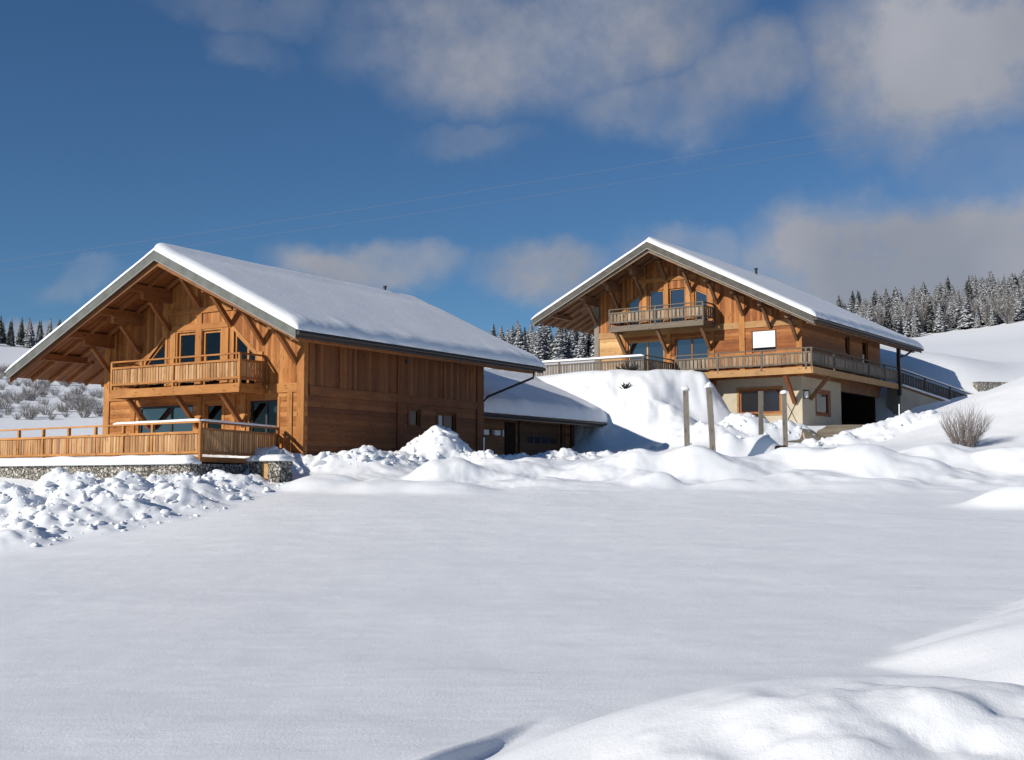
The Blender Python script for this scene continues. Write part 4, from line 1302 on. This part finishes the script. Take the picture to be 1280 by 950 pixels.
def build_far_terrace():
    T = empty('terrace', FB.C, -B_AZ, 1.0)
    tag(T, 'silvered slatted terrace above the steep snow bank beside the far chalet', 'terrace')
    MB(True).prism([(7.45, 5.6), (19, 5.6), (19, 6.0), (7.45, 6.0)], -5.2, .0).build('deck', M['btimber'], T)
    mats, ms = (M['bslat_x'], M['brail']), (M['bslat_y'], M['brail'])
    railing(T, (7.5, -5.25), (19, -5.25), 6.02, 1.08, (M['bslat_old'], M['brail']), (-.05, .95), slat=.19, gap=.05, posts=(0, 2.9, 5.8, 8.7))
    railing(T, (7.5, -1.55), (7.5, -5.22), 6.1, 1.08, ms, (-.05, .9), slat=.24, gap=.06, posts=(0,))
    mb = MB(True)
    snow_strip(mb, (7.45, -5.25, 7.15), (19, -5.25, 7.15), .16, .13, 50, 2)
    mb2 = mb.build('rail_snow', M['roof_snow'], smooth=True)
    mb2.location = FB.C; mb2.rotation_euler = (0, 0, -B_AZ)
    tag(mb2, 'long white line of snow on the far terrace handrail', 'snow')
    mb = MB(True)
    snow_strip(mb, (-1.28, 14.2, 7.385), (-4.68, 19.2, 5.82), .17, .10, 40, 6)
    snow_strip(mb, (-1.30, 14.1, 6.30), (-4.74, 19.2, 4.75), .26, .14, 40, 8)
    o = mb.build('ramp_snow', M['roof_snow'], smooth=True)
    o.location = FB.C; o.rotation_euler = (0, 0, -B_AZ)
    tag(o, 'snow lying along the rail and edge of the ramp beside the far chalet', 'snow')


build_far_terrace()


# ------------------------------------------------------------------ small things
def pole(px, Yb, y_top, w, tilt, label, cap=True):
    b = at(px, 600, Yb)
    z0 = gz(b.x, b.y) - .3
    top = at(px + tilt, y_top, Yb)
    o = MB().beam((0, 0, 0), (top.x - b.x, 0, top.z - z0), w, w * .9, up=(0, 1, 0))
    # split, slightly uneven top
    o = o.build('wooden_pole', M['grey_post'])
    o.location = (b.x, b.y, z0); o.rotation_euler = (0, 0, .0)
    tag(o, label, 'pole', 'grey wooden poles standing in the snow')
    if cap:
        bm = bmesh.new(); bmesh.ops.create_uvsphere(bm, u_segments=20, v_segments=12, radius=w * .78)
        for v in bm.verts:
            v.co.z *= 1.0
            v.co += v.co.normalized() * noise.noise(v.co * 5 + Vector((px, 0, 0))) * .09
            if v.co.z < -.05: v.co.z = -.05
        me = bpy.data.meshes.new('snow_cap'); bm.to_mesh(me); bm.free()
        me.polygons.foreach_set('use_smooth', [True] * len(me.polygons)); me.materials.append(M['roof_snow'])
        c = bpy.data.objects.new('snow_cap', me); COL.objects.link(c); c.parent = o; c.location = (top.x - b.x, 0, top.z - z0)


pole(860, 48, 487, .20, -3, 'grey square pole leftmost of the four before the far chalet')
pole(893, 47, 483, .205, -7, 'grey square pole leaning left, tallest of the four before the far chalet')
pole(952, 53, 489, .19, -1, 'grey square pole with bare top in front of the basement window', False)
pole(983, 53, 491, .185, -3, 'grey square pole rightmost of the four with a tall snow cap')


def lumpy(name, label, p, size, seed, cat='snow', turn=0.0):
    bm = bmesh.new(); bmesh.ops.create_icosphere(bm, subdivisions=4, radius=1)
    for v in bm.verts:
        n_ = v.co.normalized()
        k = 1 + .22 * noise.noise(n_ * 1.4 + Vector((seed, 0, 0))) + .06 * noise.noise(n_ * 4 + Vector((seed, 3, 0)))
        v.co = Vector((n_.x * size[0] * k, n_.y * size[1] * k, n_.z * size[2] * k))
    me = bpy.data.meshes.new(name); bm.to_mesh(me); bm.free()
    me.polygons.foreach_set('use_smooth', [True] * len(me.polygons)); me.materials.append(M['roof_snow'])
    o = bpy.data.objects.new(name, me); COL.objects.link(o); o.location = p; o.rotation_euler = (0, 0, turn)
    return tag(o, label, cat)


def log_thing():
    p0, p1 = at(893, 574, 48.5), at(985, 568, 49.2)
    L = empty('log', p0); tag(L, 'thick snow covered log lying by the poles with its dark end showing', 'log')
    d = p1 - p0
    e = d.normalized()
    MB().tube([d * .3 + Vector((0, 0, .22)), d * .7 + Vector((0, 0, .2)), d * .93 + Vector((0, -.52, .16))], .21, 14).build('trunk', M['dark'], L, smooth=False)


log_thing()


def stake(px, Y, y0, y1, w, mat, label, tilt=0):
    b, t = at(px, y0, Y), at(px + tilt, y1, Y)
    o = MB().tube([(0, 0, -.3), t - b], w, 8).build('snow_stake', mat); o.location = b
    tag(o, label, 'stake', 'snow marker stakes')


stake(605, 48.5, 582, 547, .022, M['white'], 'thin white stake in the snow before the garage')
stake(1010, 58, 560, 541, .028, M['orange'], 'pale orange stake leaning left beside the driveway', -6)
stake(1124, 61, 523, 505, .03, M['white'], 'short pale stake by the ramp wall')

# dark dwarf pine sticking out of the bank
def twig_mesh(name, mat, n, h, spread, seed, r=.012, seg=3, fork=2, base=.12):
    rr = random.Random(seed)
    mb = MB()
    def grow(p, d, L, rad, lev):
        pts = [p]
        for k in range(seg):
            d = (d + Vector((rr.uniform(-.16, .16), rr.uniform(-.16, .16), rr.uniform(-.04, .1)))).normalized()
            p = p + d * (L / seg)
            pts.append(p)
        mb.tube(pts, rad, 4, rad * .35, cap=False)
        if lev < fork:
            for q in pts[1:]:
                for _ in range(2):
                    e = (d + Vector((rr.uniform(-.6, .6), rr.uniform(-.6, .6), rr.uniform(-.2, .4)))).normalized()
                    grow(q, e, L * rr.uniform(.3, .5), rad * .6, lev + 1)
    for i in range(n):
        a = rr.uniform(0, 6.28); s = rr.random() ** .6 * spread
        d = Vector((math.cos(a) * s, math.sin(a) * s, 1)).normalized()
        grow(Vector((math.cos(a) * base * rr.random(), math.sin(a) * base * rr.random(), -.1)), d, h * rr.uniform(.75, 1.05) * (1 - .25 * s), r, 0)
    return mb.build(name, mat, fix=False)


p = at(1206, 565, 50)
bush = twig_mesh('bush', M['twig_bare'], 120, 1.48, .66, 5, .008, 4, 1, .4)
bush.location = (p.x, p.y, gz(p.x, p.y))
tag(bush, 'round bare twiggy bush standing alone on the right hand snow slope', 'bush')
for px, py, Y, s, lab in ((785, 470, 69.6, .8, 'low dark dwarf pine poking from the snow bank top below the far terrace'),
                          (782, 494, 67.2, .4, 'tiny dark plant poking out halfway down the snow bank')):
    p = at(px, py, Y)
    k = twig_mesh('dwarf_pine', M['spruce_dark'], 40, .55 * s + .1, 1.7, int(px), .03, 3, 1, .5 * s)
    k.location = (p.x, p.y, gz(p.x, p.y)); tag(k, lab, 'shrub')

# shrubs over the left hillside
shr = [twig_mesh('shrub', M['twig'], 34, 2.2, .9, 20 + i, .03, 3, 1, .5) for i in range(4)]
rs = random.Random(21)
cnt = 0
for k in range(120):
    px, py = rs.uniform(-30, 135), rs.uniform(470, 536)
    Y = 150 - (py - 455) / (545 - 455) * 72
    q = at(px, 500, Y)
    o = shr[k] if k < 4 else copy_tree(shr[k % 4])
    s = rs.uniform(.18, .45)
    o.location = (q.x, q.y, gz(q.x, q.y)); o.scale = (s * 1.2, s * 1.2, s); o.rotation_euler = (0, 0, rs.uniform(0, 6.28))
    tag(o, 'frosted leafless shrub on the snowy hillside left behind the near chalet', 'shrub', 'shrubs on the left hillside')


# ------------------------------------------------------------------ conifers
def conifer(seed, h=10.0, r=1.9, mat=None, dense=1.0):
    rr = random.Random(seed)
    root = empty('conifer')
    MB().tube([(0, 0, -1), (0, 0, h * .5), (0, 0, h * .97)], .17, 7, .02).build('trunk', M['bark'], root)
    vs, fs = [], []
    z = h * .06
    while z < h:
        t = z / h
        R_ = r * (1 - t) ** .85 * rr.uniform(.8, 1.12) + .08
        nb = max(5, int((11 - 5 * t) * dense))
        a0 = rr.uniform(0, 6.28)
        for i in range(nb):
            a = a0 + 6.283 * i / nb + rr.uniform(-.22, .22)
            L = R_ * rr.uniform(.65, 1.12)
            dr_ = rr.uniform(.28, .5)
            ca, sa = math.cos(a), math.sin(a)
            wd = L * rr.uniform(.22, .34) + .04
            b = len(vs)
            rows = [(0.0, .25, .0), (.35, 1.0, -.05), (.7, .85, -.55), (1.0, .12, -1.0)]
            for (x, w, dz) in rows:
                zz = z + dz * L * dr_ + .12 * L * (x > 0)
                j = rr.uniform(.8, 1.2)
                for sgn, dn in ((-1, -.12), (0, .06), (1, -.12)):
                    vs.append((ca * L * x - sa * wd * w * sgn * j, sa * L * x + ca * wd * w * sgn * j, zz + dn * L * (x > 0) + rr.uniform(-.03, .03)))
            for q in range(3):
                for c in range(2):
                    fs.append((b + q * 3 + c, b + q * 3 + c + 1, b + q * 3 + c + 4, b + q * 3 + c + 3))
        z += h * .030 * rr.uniform(.8, 1.25) * (1 - .45 * t)
    MB().add(vs, fs).build('crown', mat, root, fix=False)
    return root


light = [conifer(40 + i, 10, (1.7, 2.0, 1.5, 2.2, 1.8)[i], M['spruce']) for i in range(5)]
dark = [conifer(60 + i, 10, (1.5, 1.9, 1.3)[i], M['spruce_dark']) for i in range(3)]
used = set()


def plant(proto, x, y, h, label, group, w=1.0):
    o = proto if proto.name not in used else copy_tree(proto)
    used.add(o.name)
    o.location = (x, y, gz(x, y)); s = h / 10
    o.scale = (s * w, s * w, s); o.rotation_euler = (0, 0, rs.uniform(0, 6.28))
    tag(o, label, 'tree', group)
    return o


# right hand forest on the hill
for k in range(190):
    row = k % 10
    px = 1050 + (k * 37.7 + rs.uniform(-8, 8)) % 260
    Y = 214 + row * 10.5 + rs.uniform(-5, 5)
    q = at(px, 500, Y)
    hh = rs.uniform(3.4, 6.6)
    plant(rs.choice(light + dark[:1]), q.x, q.y, hh, 'snow laden conifer in the forest on the right hand hill', 'conifers on the right hand hill', rs.uniform(1.2, 1.9))
# forest in the gap between the chalets
for k in range(70):
    px = 610 + (k * 23.3 + rs.uniform(-5, 5)) % 150
    Y = 165 + (k % 6) * 10 + rs.uniform(-4, 4)
    q = at(px, 500, Y)
    plant(rs.choice(light + light + dark), q.x, q.y, rs.uniform(4.2, 6.6), 'snow laden conifer in the gap between the two chalets', 'conifers between the chalets', rs.uniform(1.1, 1.6))
# far left, on the hill crest
for k in range(40):
    px = -35 + (k * 11.9) % 120
    Y = 195 + (k % 4) * 12 + rs.uniform(-4, 4)
    q = at(px, 500, Y)
    plant(rs.choice(dark + light[:4]), q.x, q.y, rs.uniform(2.6, 5.2), 'conifer on the left hill crest behind the near chalet roof', 'conifers on the left hill crest', rs.uniform(1.0, 1.5))
# leafless brush among the right forest
br = [twig_mesh('leafless_tree', M['twig'], 22, 4.6, .6, 80 + i, .05, 4, 1, .5) for i in range(2)]
for k in range(26):
    px = 1090 + (k * 41.3) % 190
    q = at(px, 500, 212 + rs.uniform(-4, 30))
    o = br[k] if k < 2 else copy_tree(br[k % 2])
    s = rs.uniform(.7, 1.2)
    o.location = (q.x, q.y, gz(q.x, q.y)); o.scale = (s, s, s); o.rotation_euler = (0, 0, rs.uniform(0, 6.28))
    tag(o, 'grey frosted leafless tree at the edge of the right hand forest', 'tree', 'leafless trees at the forest edge')

# ------------------------------------------------------------------ overhead cables
for (p0, p1, lab, r_) in ((at(-260, 362, 120), at(1560, 72, 120), 'upper of the two thin cables crossing the sky', .012),
                          (at(-260, 372, 122), at(1560, 98, 122), 'lower of the two thin cables crossing the sky', .010)):
    pts = []
    for i in range(41):
        t = i / 40
        q = p0.lerp(p1, t)
        pts.append(q + Vector((0, 0, -3.0 * 4 * t * (1 - t) * .35)))
    o = MB().tube(pts, r_, 5).build('overhead_cable', M['cable'])
    tag(o, lab, 'cable', 'overhead cables')

# dark stone wall at the end of the bridge
p = at(1246, 486, 84)
mb = MB()
mb.box(-1.7, 1.7, -.3, .3, -1.2, .45)
gw = mb.build('stone_wall', M['stone'])
gw.location = p; gw.rotation_euler = (0, 0, .25)
tag(gw, 'low dark stone wall beyond the foot of the ramp on the right hand slope', 'wall')
